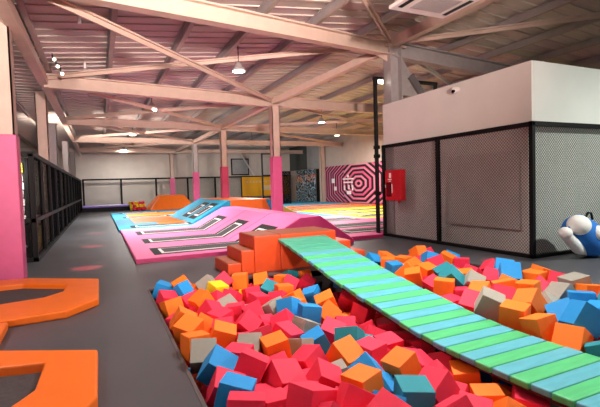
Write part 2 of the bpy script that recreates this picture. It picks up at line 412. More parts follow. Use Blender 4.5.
for i, (dx, dz) in enumerate(((0.0, 0.0), (0.06, -0.14), (0.14, -0.28))):
    t = empty('spotlight', ('topmost', 'middle', 'lowest')[i] + ' of the three small white spotlights near the fence column top', 'spotlight', (-0.86 + dx, 11.6 + dx, 4.62 + dz), 'spotlights by the fence column')
    MB().tube([(0,0,0),(0.04,-0.12,-0.05)], [0.03,0.04], 10).build('can', plastic, t, (0,0,0))
    MB().tube([(0.042,-0.124,-0.052),(0.046,-0.134,-0.056)], 0.03, 10).build('bulb', lamp_glow, t, (0,0,0))
    MB().tube([(0,0,0),(0,0,0.12)], 0.015, 6).build('stalk', black, t, (0,0,0))
t = empty('floodlight', 'bright floodlight beside the top of the tall black frame', 'lamp', (7.2, 10.02, 4.3))
MB().box(-0.1,0.1,-0.05,0.03,-0.07,0.07).build('housing', black, t, (0,0,0), bevel=0.01)
MB().box(-0.08,0.08,-0.06,-0.05,-0.055,0.055).build('glass', lamp_glow, t, (0,0,0))
t = empty('air_conditioner', 'white ceiling cassette air conditioner at the top of the photo', 'air conditioner', (4.95, 5.35, 4.3))
MB().box(-0.58,0.58,-0.45,0.45,0.0,0.06).build('cover', plastic, t, (0,0,0), bevel=0.02)
MB().box(-0.5,0.5,-0.38,0.38,0.06,0.5).build('casing', grey_steel, t, (0,0,0))
g = MB()
for i in range(16): xx = -0.3 + i * 0.04; g.box(xx, xx + 0.016, -0.25, 0.25, -0.012, 0.0)
g.build('grille', grey_steel, t, (0,0,0))
g = MB()
for sx in (-1, 1): MB().box(sx*0.46-0.04, sx*0.46+0.04, -0.3, 0.3, -0.006, 0.0).build('vent_slot', black, t, (0,0,0))
MB().tube([(0,0,0.5),(0,0,0.56)], 0.02).build('hanger', black, t, (0,0,0))

# ------------------------------------------------------------------ foam pit: bridge and steps
t = empty('foam_step_platform', 'orange padded platform with steps on both sides at the far end of the pit', 'steps', (3.25, 7.0, 0))
YF, YB = 7.02, 7.95
def blk(x0, x1, z): MB().box(x0, x1, YF, YB, 0, z).build('step_block' if z < 0.6 else 'platform_block', stepor, t, bevel=0.018)
blk(1.89, 2.125, 0.205); blk(2.13, 2.365, 0.405); blk(2.37, 2.855, 0.635); blk(2.86, 3.98, 0.635); blk(3.985, 4.3, 0.43); blk(4.305, 4.62, 0.21)
g = MB()
for x0, x1, z in ((1.9, 2.12, 0.206), (2.14, 2.36, 0.406), (2.38, 2.85, 0.636), (2.87, 3.97, 0.636)): g.box(x0, x1, YF + 0.04, YB - 0.04, z, z + 0.006)
g.build('tread', mat('brown_orange_tread', (160, 76, 36), rough=0.6, vary=0.1), t)  # step tops browner than the blocks

PR = [(-1.6,.75),(-1.1,.55),(0,.25),(.9,.08),(1.9,.0),(2.55,-.015),(3.1,-.01),(3.6,.035),(4.85,.2),(5.92,.39),(7.0,.575),(7.6,.66)]
def bz(y):
    for i in range(len(PR) - 1):
        if PR[i][0] <= y <= PR[i+1][0]:
            p0, p1, p2, p3 = PR[max(i-1,0)], PR[i], PR[i+1], PR[min(i+2,len(PR)-1)]
            h = p2[0] - p1[0]; u = (y - p1[0]) / h
            m1 = (p2[1] - p0[1]) / (p2[0] - p0[0]) * h; m2 = (p3[1] - p1[1]) / (p3[0] - p1[0]) * h
            return (2*u**3-3*u*u+1)*p1[1] + (u**3-2*u*u+u)*m1 + (-2*u**3+3*u*u)*p2[1] + (u**3-u*u)*m2
    return PR[-1][1]
BX0, BX1 = 2.80, 3.73
br = empty('foot_bridge', 'sagging foam slat bridge in green and aqua crossing the foam pit', 'bridge', (3.4, 2.8, -0.12))
yy = 6.995; i = 0
while yy > -1.25:
    pitch = 0.168
    ya, yb = yy, yy - pitch + 0.008
    m = bridge_t if yy > 6.3 else (bridge_g if i % 2 == 0 else bridge_b)
    j = random.uniform(-0.012, 0.012)
    q = MB(); th = 0.055
    x0, x1 = BX0 + j, BX1 + j
    v = [q.bm.verts.new(p) for p in ((x0,yb,bz(yb)-th),(x1,yb,bz(yb)-th),(x1,ya,bz(ya)-th),(x0,ya,bz(ya)-th),(x0,yb,bz(yb)),(x1,yb,bz(yb)),(x1,ya,bz(ya)),(x0,ya,bz(ya)))]
    for fc in ((0,3,2,1),(4,5,6,7),(0,1,5,4),(1,2,6,5),(2,3,7,6),(3,0,4,7)): q.bm.faces.new([v[k] for k in fc])
    q.build('slat', m, br, bevel=0.012)
    yy -= pitch; i += 1
q = MB(); ys = [-1.2 + k * 0.25 for k in range(34)]
prv = None
for y in ys:
    if y > 6.98: break
    z = bz(y) - 0.062
    cur = [q.bm.verts.new(p) for p in ((BX0+0.05,y,z),(BX1-0.05,y,z),(BX1-0.05,y,z-0.035),(BX0+0.05,y,z-0.035))]
    if prv:
        for k in range(4): q.bm.faces.new((prv[k], prv[(k+1)%4], cur[(k+1)%4], cur[k]))
    else: q.bm.faces.new(cur)
    prv = cur
q.bm.faces.new(prv[::-1])
q.build('webbing', bridge_under, br)
t = empty('landing_platform', 'orange padded platform carrying the near end of the bridge behind the camera', 'platform', (3.4, -1.6, 0))
MB().box(2.2, 4.6, -2.1, -1.28, 0, 0.5).build('block', stepor, t, bevel=0.02)

FC = {'R': mat('foam_red_pink', (232, 40, 76), rough=0.7, vary=0.03, bump=0.12, bscale=120),
      'O': mat('foam_orange', (246, 118, 16), rough=0.7, vary=0.03, bump=0.12, bscale=120),
      'B': mat('foam_blue', (18, 142, 214), rough=0.7, vary=0.03, bump=0.12, bscale=120),
      'T': mat('foam_teal', (20, 136, 150), rough=0.7, vary=0.03, bump=0.12, bscale=120),
      'G': mat('foam_grey', (152, 149, 138), rough=0.7, vary=0.03, bump=0.12, bscale=120),
      'Y': mat('foam_yellow', (250, 212, 10), rough=0.7, vary=0.03, bump=0.12, bscale=120)}
CN = {'R': 'red', 'O': 'orange', 'B': 'blue', 'T': 'teal', 'G': 'pale grey', 'Y': 'yellow'}
def cube_mesh(c):
    bm = bmesh.new(); bmesh.ops.create_cube(bm, size=1.0)
    bmesh.ops.bevel(bm, geom=list(bm.edges) + list(bm.verts), offset=0.022, segments=2, affect='EDGES', profile=0.6)
    me = bpy.data.meshes.new('foam_cube'); bm.to_mesh(me); bm.free(); me.materials.append(FC[c])
    for p in me.polygons: p.use_smooth = False
    return me
CM = {c: cube_mesh(c) for c in FC}
FOAM = """B 0.782 6.587 0.002 -1.58 -1.2 -0.36 0.226;B 0.976 6.122 0.056 -0.6 -0.09 0.7 0.218;O 1.04 6.437 0.046 0.6 -0.44 0.13 0.223;R 0.755 5.98 -0.012 -0.23 0.33 -1.44 0.223;O 0.76 5.563 0.002 0.3 0.14 -2.88 0.217;O 1.225 6.6 -0.109 -0.21 -0.53 0.43 0.223;Y 1.477 6.128 0.003 -1.89 -1.31 -0.91 0.227;R 1.67 6.57 0.019 -0.65 -0.49 0.37 0.22;O 1.966 6.588 0.004 0.05 -0.02 -2.01 0.229;R 1.039 5.795 -0.047 0.28 -0.73 -1.38 0.235;O 1.131 5.537 0.034 1.01 0.04 1.86 0.225;R 1.357 5.7 -0.06 0.93 -0.47 -0.73 0.231;R 1.808 6.579 -0.252 0.09 0.02 2.73 0.236;R 0.963 6.54 -0.254 -0.12 0.31 -1.79 0.233;G 1.401 6.413 0.034 0.38 0.62 2.81 0.229;R 2.109 6.578 -0.229 -0.01 0.58 2.79 0.236;R 1.976 6.061 -0.106 -0.13 0.24 1.54 0.222;R 1.606 5.86 -0.072 -0.21 1.02 -2.5 0.213;G 1.446 5.436 -0.061 -1.18 -0.35 0.11 0.213;R 2.434 6.569 -0.146 -0.12 0.01 -2.26 0.237;O 2.253 6.395 -0.011 -0.78 0.15 2.71 0.217;T 2.827 6.586 -0.062 0.31 0.44 1.83 0.217;O 3.071 6.588 -0.06 -0.28 0.01 0.28 0.214;R 2.619 6.091 -0.03 0.46 0.37 1.17 0.216;R 2.894 6.088 -0.068 -0.4 1.0 1.95 0.213;O 2.614 6.397 -0.06 -0.05 -0.07 -2.38 0.226;T 2.27 6.101 -0.089 1.04 -0.38 2.46 0.224;O 2.388 5.806 -0.071 -0.04 0.03 -0.1 0.231;O 2.327 5.314 -0.076 -0.01 -0.47 -0.84 0.234;R 2.199 5.556 -0.112 -0.53 -0.19 -0.79 0.221;R 1.907 5.587 -0.09 -0.14 0.13 -1.31 0.22;R 1.456 5.146 -0.065 -0.02 -0.13 -0.48 0.222;G 1.915 5.004 -0.056 0.27 -0.42 -1.24 0.225;B 2.027 4.781 -0.003 -1.13 0.29 2.26 0.222;B 2.646 5.403 -0.085 -0.34 -0.26 0.82 0.235;O 0.988 4.839 -0.078 -0.69 -0.79 0.49 0.226;O 0.768 4.79 0.048 -1.01 -0.04 1.45 0.219;R 0.782 5.058 -0.068 -0.06 0.11 2.49 0.234;R 1.183 5.269 -0.054 0.44 -0.55 1.79 0.226;R 1.232 5.0 -0.074 -0.16 -0.11 2.09 0.224;R 1.159 4.59 -0.07 0.11 0.18 -1.93 0.216;O 1.008 4.053 0.054 -0.34 0.15 -1.86 0.221;O 0.774 4.498 0.025 -0.37 -0.24 2.36 0.224;R 0.808 4.192 -0.081 -1.07 -0.34 -2.16 0.234;R 0.994 4.378 -0.21 0.1 -0.64 -3.05 0.232;O 0.732 3.952 0.06 -3.06 -0.06 -2.96 0.211;G 0.746 3.672 0.06 -0.06 0.78 -1.86 0.214;R 1.635 4.944 -0.043 0.56 0.35 2.93 0.218;R 1.688 4.75 -0.166 -0.74 0.17 0.5 0.22;O 2.21 5.05 -0.086 -0.11 -0.04 1.92 0.218;R 1.873 4.551 -0.116 -0.73 0.52 2.51 0.234;R 1.657 4.019 -0.054 -1.17 1.13 2.46 0.234;R 1.387 3.959 0.004 0.29 -0.31 -1.87 0.215;R 1.445 4.643 -0.062 0.62 0.55 -2.57 0.215;O 1.216 4.126 -0.148 0.2 -0.78 2.5 0.217;G 1.195 3.747 -0.001 -1.48 0.64 -2.08 0.217;R 1.019 3.556 0.011 -0.01 -0.04 2.46 0.213;O 1.37 3.565 0.035 -0.2 -0.1 1.52 0.212;G 1.627 3.666 -0.073 2.63 -1.23 1.13 0.235;B 1.901 3.803 -0.093 0.11 -0.46 -0.24 0.221;G 1.92 4.121 -0.055 -1.56 -0.41 -2.97 0.227;B 2.158 4.498 -0.024 0.16 0.08 1.38 0.234;O 2.572 4.821 -0.028 -1.16 0.2 -1.89 0.236;R 3.01 5.01 -0.066 0.59 0.45 -0.68 0.231;R 2.937 4.54 -0.129 -0.13 0.25 -1.18 0.223;R 2.472 4.224 -0.161 1.43 0.92 -2.0 0.224;G 2.563 4.448 -0.268 0.43 0.27 -2.99 0.216;O 2.442 4.561 -0.074 0.62 -0.72 2.49 0.22;R 2.199 4.041 -0.123 1.94 -0.31 0.75 0.237;R 2.772 4.197 -0.244 -0.44 0.34 1.02 0.212;T 2.186 3.632 -0.067 -2.1 -0.18 -0.84 0.237;R 3.006 4.133 -0.235 -0.25 -1.36 2.84 0.216;R 2.675 3.67 -0.238 0.07 0.14 -1.58 0.231;R 2.683 3.96 -0.238 0.43 0.49 1.28 0.221;R 0.929 3.794 -0.154 -0.07 -0.01 -0.92 0.236;R 0.81 3.516 -0.193 -0.59 0.16 -0.53 0.221;R 1.037 3.274 0.041 1.15 -0.18 -2.02 0.226;B 0.79 3.362 0.06 -0.92 -0.35 1.02 0.215;B 0.781 2.84 0.06 0.24 0.09 1.06 0.224;R 0.737 2.904 -0.193 -0.11 0.23 3.09 0.215;R 1.134 3.223 -0.264 -0.22 0.27 2.2 0.229;R 1.015 2.944 -0.107 0.28 -0.04 1.98 0.227;R 1.013 2.705 -0.034 -0.07 0.06 0.08 0.212;R 1.308 3.369 -0.088 -0.23 -0.25 1.44 0.213;R 1.248 3.095 -0.038 1.05 -0.2 -2.99 0.235;R 1.609 3.373 -0.073 0.27 0.38 -2.73 0.226;R 1.486 3.125 -0.143 -0.0 0.12 1.46 0.214;R 1.503 2.894 -0.019 1.25 -0.51 2.95 0.212;R 1.257 2.791 -0.068 0.06 -0.13 -1.04 0.218;R 1.204 2.524 0.044 -0.3 -0.07 -1.25 0.236;G 1.735 3.11 -0.14 -0.06 -0.3 -0.29 0.216;O 1.939 3.314 -0.059 -0.62 0.08 -2.87 0.234;R 1.469 2.621 -0.153 0.5 -0.28 0.58 0.233;B 1.68 2.86 -0.196 0.47 -0.37 -1.51 0.212;R 2.184 3.276 -0.073 -0.06 0.05 -2.87 0.224;R 2.412 3.41 -0.22 0.35 -0.45 2.82 0.216;O 2.167 2.796 -0.007 1.63 0.38 -2.97 0.211;R 2.604 3.144 -0.23 0.28 -0.38 1.66 0.234;R 2.272 2.773 -0.277 -0.28 0.39 -0.84 0.224;B 1.928 2.926 -0.065 -1.06 -0.71 -0.39 0.211;B 1.923 2.713 -0.123 0.98 0.46 -1.61 0.215;O 1.703 2.663 -0.006 0.11 -0.05 -1.28 0.22;T 1.961 2.405 -0.045 -0.08 -0.06 2.74 0.232;R 2.26 2.504 -0.095 -1.76 -0.53 0.22 0.232;R 2.943 3.782 -0.264 -1.86 1.36 -2.15 0.22;R 2.711 3.407 -0.291 -0.07 0.12 1.23 0.221;O 2.88 2.816 -0.258 0.13 0.17 -2.17 0.221;R 2.939 3.131 -0.287 0.37 -0.55 -2.74 0.221;R 2.572 2.841 -0.238 -1.16 -0.67 -0.91 0.219;R 2.478 2.566 -0.26 1.58 -0.57 0.44 0.225;O 2.663 2.377 -0.236 0.07 -0.02 -2.17 0.214;R 2.366 2.248 -0.22 -0.19 0.31 -2.42 0.231;O 2.595 2.113 -0.233 -0.91 0.66 1.37 0.213;R 2.898 2.206 -0.26 1.16 1.37 1.89 0.237;R 2.984 3.519 -0.268 -0.15 0.27 1.17 0.224;O 4.76 6.563 0.068 -1.22 0.16 0.28 0.247;B 4.48 6.562 0.043 0.32 -0.61 1.51 0.245;O 4.585 6.243 0.047 0.05 0.01 -0.72 0.236;O 4.833 6.128 0.063 0.04 0.03 -1.11 0.234;B 4.402 5.827 0.045 0.01 -0.15 1.46 0.231;R 5.427 6.563 -0.027 -0.69 0.47 1.65 0.237;O 5.398 6.39 0.144 0.5 -0.07 -3.11 0.232;R 5.747 6.549 0.052 -2.68 -1.06 2.23 0.247;R 5.192 6.198 -0.032 -0.39 0.13 2.58 0.254;B 5.231 5.899 0.109 0.34 0.44 1.44 0.23;R 5.1 5.614 0.081 2.27 1.09 -1.32 0.256;O 4.761 5.738 0.047 2.67 -1.02 -2.96 0.24;O 4.318 5.381 0.061 0.75 -0.13 -2.4 0.264;O 4.655 5.322 0.05 -0.08 -0.28 1.63 0.245;R 4.45 5.079 -0.093 -0.3 -0.32 -1.6 0.241;O 4.175 5.061 0.079 -0.19 -0.24 0.88 0.229;T 4.71 4.967 0.078 1.12 -0.09 1.12 0.257;O 5.489 5.77 0.097 1.43 1.12 2.0 0.239;R 5.499 5.425 0.057 -0.02 0.05 0.73 0.248;R 4.335 4.812 -0.034 1.23 0.38 -3.06 0.229;T 4.402 4.537 0.119 2.43 -0.37 0.73 0.253;R 5.131 4.847 0.033 0.14 0.61 0.14 0.233;O 4.744 4.601 0.081 -0.1 0.11 2.56 0.234;G 4.614 4.348 0.075 0.69 0.49 -0.66 0.229;R 5.561 4.89 0.065 -0.58 0.79 -0.65 0.24;R 5.212 4.556 0.006 2.53 -0.18 2.14 0.254;R 4.7 4.126 -0.132 -0.38 -0.26 1.64 0.242;O 4.294 3.93 0.064 -0.13 -0.44 0.44 0.23;R 4.349 4.237 -0.07 0.08 -0.04 -2.42 0.264;O 4.147 4.407 0.049 -0.02 0.04 -0.86 0.252;B 5.488 4.578 0.116 1.37 -0.85 -2.22 0.256;O 4.623 3.841 0.084 0.21 -0.11 -2.28 0.253;O 4.934 4.079 0.03 0.9 0.37 -0.98 0.235;B 5.197 4.229 0.149 -0.01 0.9 -2.32 0.262;O 5.748 4.136 0.073 -0.35 0.07 -1.91 0.258;O 5.435 4.041 0.077 0.03 0.02 -1.45 0.252;R 5.666 3.828 0.045 -0.18 -0.51 -2.68 0.243;B 5.164 3.489 -0.026 1.13 -0.25 -0.06 0.245;G 5.494 3.5 0.097 -1.56 -1.36 2.83 0.263;O 4.94 3.749 0.052 -0.08 -0.05 0.32 0.241;G 4.897 3.286 0.07 -0.15 -0.69 -0.06 0.264;B 4.813 2.994 0.09 0.14 0.03 2.23 0.254;R 5.207 3.814 0.007 0.79 -0.31 0.21 0.244;O 4.239 3.209 0.12 -0.27 -0.56 0.3 0.236;R 4.572 3.501 0.002 -0.05 -0.09 -1.57 0.254;G 4.514 3.168 0.02 2.11 -0.53 1.16 0.257;O 5.39 3.23 0.054 0.06 0.15 1.08 0.247;T 5.089 2.83 0.103 1.91 -0.88 -0.08 0.234;R 4.285 3.612 0.072 -0.27 -0.63 -1.99 0.244;G 3.962 3.497 0.086 0.42 -0.2 0.71 0.252;R 4.109 3.31 -0.164 -0.62 -0.2 1.83 0.26;R 4.265 3.03 -0.228 -0.62 -1.02 1.27 0.249;O 3.941 3.153 0.041 0.1 0.07 -1.17 0.249;B 4.363 2.885 0.036 -0.96 0.59 -2.23 0.25;B 4.213 2.599 0.119 -1.35 -0.6 2.54 0.256;B 4.65 2.704 0.055 0.15 -0.14 -1.44 0.245;R 4.423 2.641 -0.15 -2.26 0.06 0.19 0.23;T 3.933 2.25 -0.073 0.17 0.33 2.15 0.231;O 3.916 2.844 0.005 -0.13 0.24 1.41 0.238;B 4.135 2.725 -0.247 -0.72 0.42 0.9 0.254;O 3.966 2.555 -0.052 -1.52 -0.58 -2.95 0.25;R 4.066 3.833 -0.029 0.18 -0.61 0.39 0.262;O 5.412 2.898 0.104 -0.27 -0.38 1.56 0.263;R 5.27 2.623 -0.063 -0.96 -0.11 -0.42 0.239;B 4.426 2.37 0.059 -0.08 -0.09 -2.18 0.259;R 4.93 2.729 -0.09 -0.11 0.65 0.22 0.252;R 4.761 2.383 -0.023 -0.56 -0.35 -1.65 0.258;O 4.204 2.128 0.119 0.29 -0.24 0.52 0.255;R 3.944 1.919 -0.032 -0.05 0.07 0.92 0.247;R 0.783 3.122 -0.034 -0.28 -0.4 2.9 0.233;R 0.771 2.571 0.06 0.09 0.23 1.23 0.234;R 1.212 2.254 0.016 -0.61 -0.66 0.39 0.215;R 1.55 2.127 0.026 0.54 0.19 -1.31 0.236;R 1.856 2.173 -0.171 -0.83 -1.12 1.98 0.229;R 2.066 2.108 -0.069 -1.94 0.47 1.25 0.213;R 1.47 2.412 0.03 0.49 0.36 1.34 0.211;B 1.682 2.362 -0.065 0.39 -0.87 0.76 0.22;R 1.682 4.311 -0.209 -0.17 -1.24 1.02 0.231;O 3.903 5.093 -0.122 -0.17 -1.25 0.02 0.243;R 3.943 5.42 -0.14 0.2 -0.06 -0.47 0.264;R 3.991 4.76 -0.138 0.41 0.02 0.69 0.23;O 2.722 5.023 -0.24 -0.66 0.17 2.63 0.228;R 4.616 2.92 -0.219 0.65 -0.34 -0.05 0.247;O 3.923 5.713 -0.124 -0.49 0.23 -1.85 0.249;R 3.871 3.626 -0.23 0.13 -0.25 2.98 0.249;R 2.262 6.39 -0.36 -1.13 -0.57 -1.82 0.217;R 2.322 3.056 -0.226 -1.8 0.51 2.9 0.218;G 5.724 2.9 -0.103 0.04 -0.1 -2.13 0.235;B 3.819 6.036 -0.178 -1.73 -0.56 -1.01 0.243;O 4.225 5.642 -0.191 1.71 -0.83 -2.65 0.247;O 4.326 6.142 -0.105 0.16 -0.03 2.03 0.233;B 3.716 6.332 -0.132 0.08 -0.1 -2.75 0.261;O 4.816 6.52 -0.237 1.65 0.22 2.52 0.251;O 4.151 5.923 -0.177 0.27 0.25 -0.82 0.231;O 2.893 2.507 -0.36 -0.13 0.05 1.25 0.218;R 1.031 6.006 -0.207 -0.84 -1.07 -1.92 0.213;R 1.667 6.327 -0.187 -0.54 0.17 2.96 0.228;O 0.866 5.3 -0.139 0.21 0.27 -0.49 0.221;R 5.199 5.324 -0.087 0.6 0.17 -0.21 0.243;R 3.806 4.566 -0.095 -0.25 0.04 0.39 0.241;B 1.37 6.25 -0.22 -1.43 -1.18 -1.73 0.214;B 5.743 5.93 0.035 -1.13 -0.36 0.91 0.259;R 4.204 5.263 -0.218 -0.31 1.15 -1.65 0.232;O 4.997 5.122 -0.207 2.19 1.05 -2.45 0.236;O 1.439 3.828 -0.252 -0.17 0.51 3.04 0.227;Y 1.967 6.316 -0.218 -1.35 0.19 1.08 0.235;O 5.7 3.18 -0.086 0.06 0.13 2.83 0.23;G 5.765 3.551 -0.129 -0.86 0.46 -0.54 0.248;B 4.995 5.952 -0.166 -0.17 -0.24 -0.85 0.254;R 3.743 3.32 -0.264 -0.33 -0.12 2.64 0.253;R 1.35 5.941 -0.23 -2.56 -0.72 0.3 0.231;O 3.624 5.433 -0.15 -0.46 0.13 1.07 0.25;O 2.345 4.82 -0.274 0.11 0.08 -2.33 0.236;R 1.985 3.954 -0.36 -1.52 -0.5 1.89 0.228;O 2.003 5.316 -0.203 -0.89 -0.54 -1.83 0.218;O 3.744 4.259 -0.174 -0.3 0.32 3.02 0.255;R 5.716 4.783 -0.146 0.65 -0.34 -1.24 0.233;T 4.794 4.406 -0.214 -0.04 0.0 1.29 0.244;O 5.467 3.466 -0.198 0.11 0.06 0.55 0.234;B 4.97 6.343 -0.103 0.25 0.12 2.37 0.23;O 2.835 5.596 -0.279 0.63 -0.04 1.26 0.227;T 2.396 3.781 -0.234 -0.96 0.27 -0.27 0.233;O 5.497 3.803 -0.199 -2.86 0.96 0.99 0.239;B 4.66 5.966 -0.143 0.82 -0.11 0.63 0.235;R 5.74 5.365 -0.185 -0.52 -0.05 1.92 0.253;O 4.429 3.917 -0.203 -1.03 0.16 2.24 0.251;O 4.607 3.3 -0.243 1.22 0.66 -1.76 0.25;R 1.384 4.338 -0.18 -1.18 1.39 -2.46 0.228;O 5.45 6.073 -0.067 1.47 0.02 -0.11 0.23;G 4.263 3.588 -0.306 -1.04 0.54 2.26 0.244;O 3.726 3.912 -0.205 -0.42 -1.29 1.01 0.263;R 4.005 4.131 -0.107 -0.06 -0.07 1.61 0.24;B 5.098 4.259 -0.201 0.28 -0.53 1.7 0.261;O 4.146 6.55 -0.135 -0.33 -0.07 2.79 0.237;R 2.115 5.807 -0.217 -0.14 -0.42 -0.06 0.215;O 5.179 5.654 -0.238 -0.26 -0.55 -1.19 0.236;B 4.815 3.544 -0.188 0.33 -0.53 1.27 0.246;R 2.469 5.565 -0.247 -0.79 -0.7 -0.86 0.232;O 4.548 5.608 -0.127 0.5 0.13 -1.35 0.255;R 5.686 6.283 -0.078 0.03 0.06 -1.9 0.257;R 2.565 5.936 -0.287 -1.56 -0.59 0.0 0.227;G 1.708 5.404 -0.191 0.03 0.05 1.78 0.235;O 4.379 2.107 -0.224 0.58 -0.74 0.22 0.259;R 5.398 4.787 -0.151 0.86 -0.39 0.0 0.238;R 3.583 5.131 -0.151 0.2 0.41 2.36 0.233;Y 1.125 6.278 -0.193 0.05 0.08 2.59 0.211;O 0.883 4.632 -0.221 -0.96 -0.74 -2.91 0.219;B 2.827 5.877 -0.273 -1.49 0.17 -1.52 0.215;O 4.021 6.241 -0.14 -0.21 0.01 0.26 0.248;O 2.011 3.557 -0.261 -0.26 -0.04 -0.68 0.217;O 5.709 5.664 -0.189 0.01 -0.11 -1.63 0.25;O 3.747 2.78 -0.273 -0.18 0.27 0.4 0.231;O 2.727 4.698 -0.27 0.0 -0.09 -1.06 0.217;B 2.447 5.119 -0.241 1.19 -0.15 -2.41 0.219;R 5.161 6.556 -0.138 -0.8 0.53 -3.08 0.257;R 3.684 4.832 -0.15 0.14 -0.12 -2.96 0.251;O 4.923 5.459 -0.144 -0.62 0.07 -0.52 0.262;R 1.119 3.562 -0.265 0.94 -1.07 -0.34 0.23;O 0.879 5.072 -0.338 0.22 0.65 -1.74 0.236;R 3.661 1.836 -0.257 -0.03 -0.13 0.96 0.245;T 2.499 6.293 -0.281 0.13 -0.14 1.44 0.216;O 2.813 6.459 -0.302 0.88 0.21 3.12 0.216;R 2.114 4.296 -0.28 -1.16 0.9 -1.12 0.236;O 5.786 5.102 -0.12 -0.16 0.01 0.26 0.254;O 2.046 3.045 -0.252 0.43 -0.3 -0.54 0.225;R 4.877 4.834 -0.143 0.75 0.56 -2.36 0.257;R 1.688 6.091 -0.265 -0.29 0.53 -1.83 0.232;B 5.412 5.112 -0.122 -0.22 -1.12 1.55 0.23;G 4.173 4.53 -0.217 0.18 -0.26 -0.65 0.234;O 1.753 3.432 -0.297 0.05 -0.06 2.84 0.213;B 5.712 5.988 -0.257 0.95 -0.24 -2.73 0.244;O 4.583 4.704 -0.191 -0.65 0.15 1.35 0.233;R 1.622 5.663 -0.248 0.0 0.74 -1.37 0.23;R 0.762 5.745 -0.174 -0.36 0.25 0.05 0.222;R 1.427 4.868 -0.272 0.49 -0.28 1.84 0.231;B 5.428 4.3 -0.116 -0.26 -0.59 -1.69 0.253;R 3.626 5.751 -0.15 0.34 -0.49 -3.11 0.24;B 5.739 4.468 -0.086 0.12 0.16 -2.37 0.261;G 1.745 5.175 -0.236 -0.02 -0.25 0.15 0.223;R 1.854 5.818 -0.258 0.53 -0.25 -2.41 0.211;O 5.071 4.586 -0.249 -0.22 -0.47 -2.52 0.243;R 0.963 5.535 -0.172 -0.64 -0.39 0.73 0.213;O 5.141 3.183 -0.166 -0.35 0.01 -2.43 0.238;R 2.813 4.414 -0.36 -1.05 -0.19 2.97 0.23;T 4.164 4.964 -0.22 0.39 0.47 2.94 0.229"""
cubes = []
for row in FOAM.split(';'):
    a = row.split(); c = a[0]; v = [float(q) for q in a[1:]]
    cubes.append((c, v))
def seen(v):
    # how much of the cube the photo's camera can see: in frame, near, not under the bridge
    x, y, z = v[0], v[1], v[2] - 1.5
    a = 0.906*x - 0.422*y - 0.03*z; bb = 0.045*x + 0.026*y + 0.999*z; c = 0.42*x + 0.906*y - 0.043*z
    u, w = 300 + 430*a/c, 203.5 - 430*bb/c
    return (-12 < u < 612 and w < 418, not 2.8 < x < 3.7, -c)
cubes.sort(key=lambda q: seen(q[1]), reverse=True)
rest = cubes[300:]; cubes = cubes[:300]
def zone(x, y):
    if x < 3.4:
        if x < 1.05: z = 'by the left pit edge'
        elif y > 5.7: return 'in front of the orange steps'
        elif x > 2.4: z = "by the bridge's left side"
        else: z = 'between left pit edge and bridge'
        return z + (', bottom of photo' if y < 2.7 else ', near half' if y < 4.0 else ', far half')
    if x > 5.35: z = 'by the right pit edge'
    elif x < 4.5: z = "by the bridge's right side"
    else: z = 'between bridge and right pit edge'
    return z + (', near end' if y < 3.6 else ', middle' if y < 5.2 else ', booth end')
buckets = {}
for q, (c, v) in enumerate(cubes): buckets.setdefault((c, zone(v[0], v[1])), []).append(q)
labels = {}
for (c, z), L in buckets.items():
    # order them from left to right as seen from the front of the pit
    L.sort(key=lambda q: (cubes[q][1][0] * 0.906 - cubes[q][1][1] * 0.422) / (cubes[q][1][0] * 0.42 + cubes[q][1][1] * 0.906))
    for k, q in enumerate(L):
        labels[q] = f'{CN[c]} foam cube {z}' + ('' if len(L) == 1 else f', {ORD[k]} from left')
for q, (c, v) in enumerate(cubes):
    o = bpy.data.objects.new('foam_cube', CM[c]); COL.objects.link(o)
    o.location = v[0:3]; o.rotation_euler = v[3:6]; o.scale = (v[6],) * 3
    tag(o, labels[q], 'foam cube', 'foam cubes in the pit')
# the lower layers of foam, countless and almost wholly buried
bm = bmesh.new(); keys = list('RRRRRROOOBGT'); order = list('ROBTGY')
for ix in range(22):
    for iy in range(32):
        x = PX0 + 0.16 + ix * 0.24; y = PY0 + 0.18 + iy * 0.24
        if x > PX1 - 0.15 or y > PY1 - 0.15: continue
        top = -0.60 if 2.6 < x < 4.0 else (-0.44 if y > 1.2 else -0.40)
        M = Matrix.Translation((x + random.uniform(-.03,.03), y + random.uniform(-.03,.03), top + random.uniform(-.06, .06))) @ Euler((random.uniform(-.5,.5), random.uniform(-.5,.5), random.uniform(0,3))).to_matrix().to_4x4()
        g = bmesh.ops.create_cube(bm, size=0.235, matrix=M)
        mi = order.index(random.choice(keys))
        for fc in set(fc for vv in g['verts'] for fc in vv.link_faces): fc.material_index = mi
for c, v in rest:
    M = Matrix.LocRotScale(Vector(v[0:3]), Euler(v[3:6]), Vector((v[6],)*3))
    g = bmesh.ops.create_cube(bm, size=1.0, matrix=M)
    for fc in set(fc for vv in g['verts'] for fc in vv.link_faces): fc.material_index = order.index(c)
me = bpy.data.meshes.new('buried_foam'); bm.to_mesh(me); bm.free()
for c in order: me.materials.append(FC[c])
o = bpy.data.objects.new('buried_foam', me); COL.objects.link(o)
tag(o, 'buried foam blocks filling the pit under the loose top cubes', 'foam', kind='stuff')

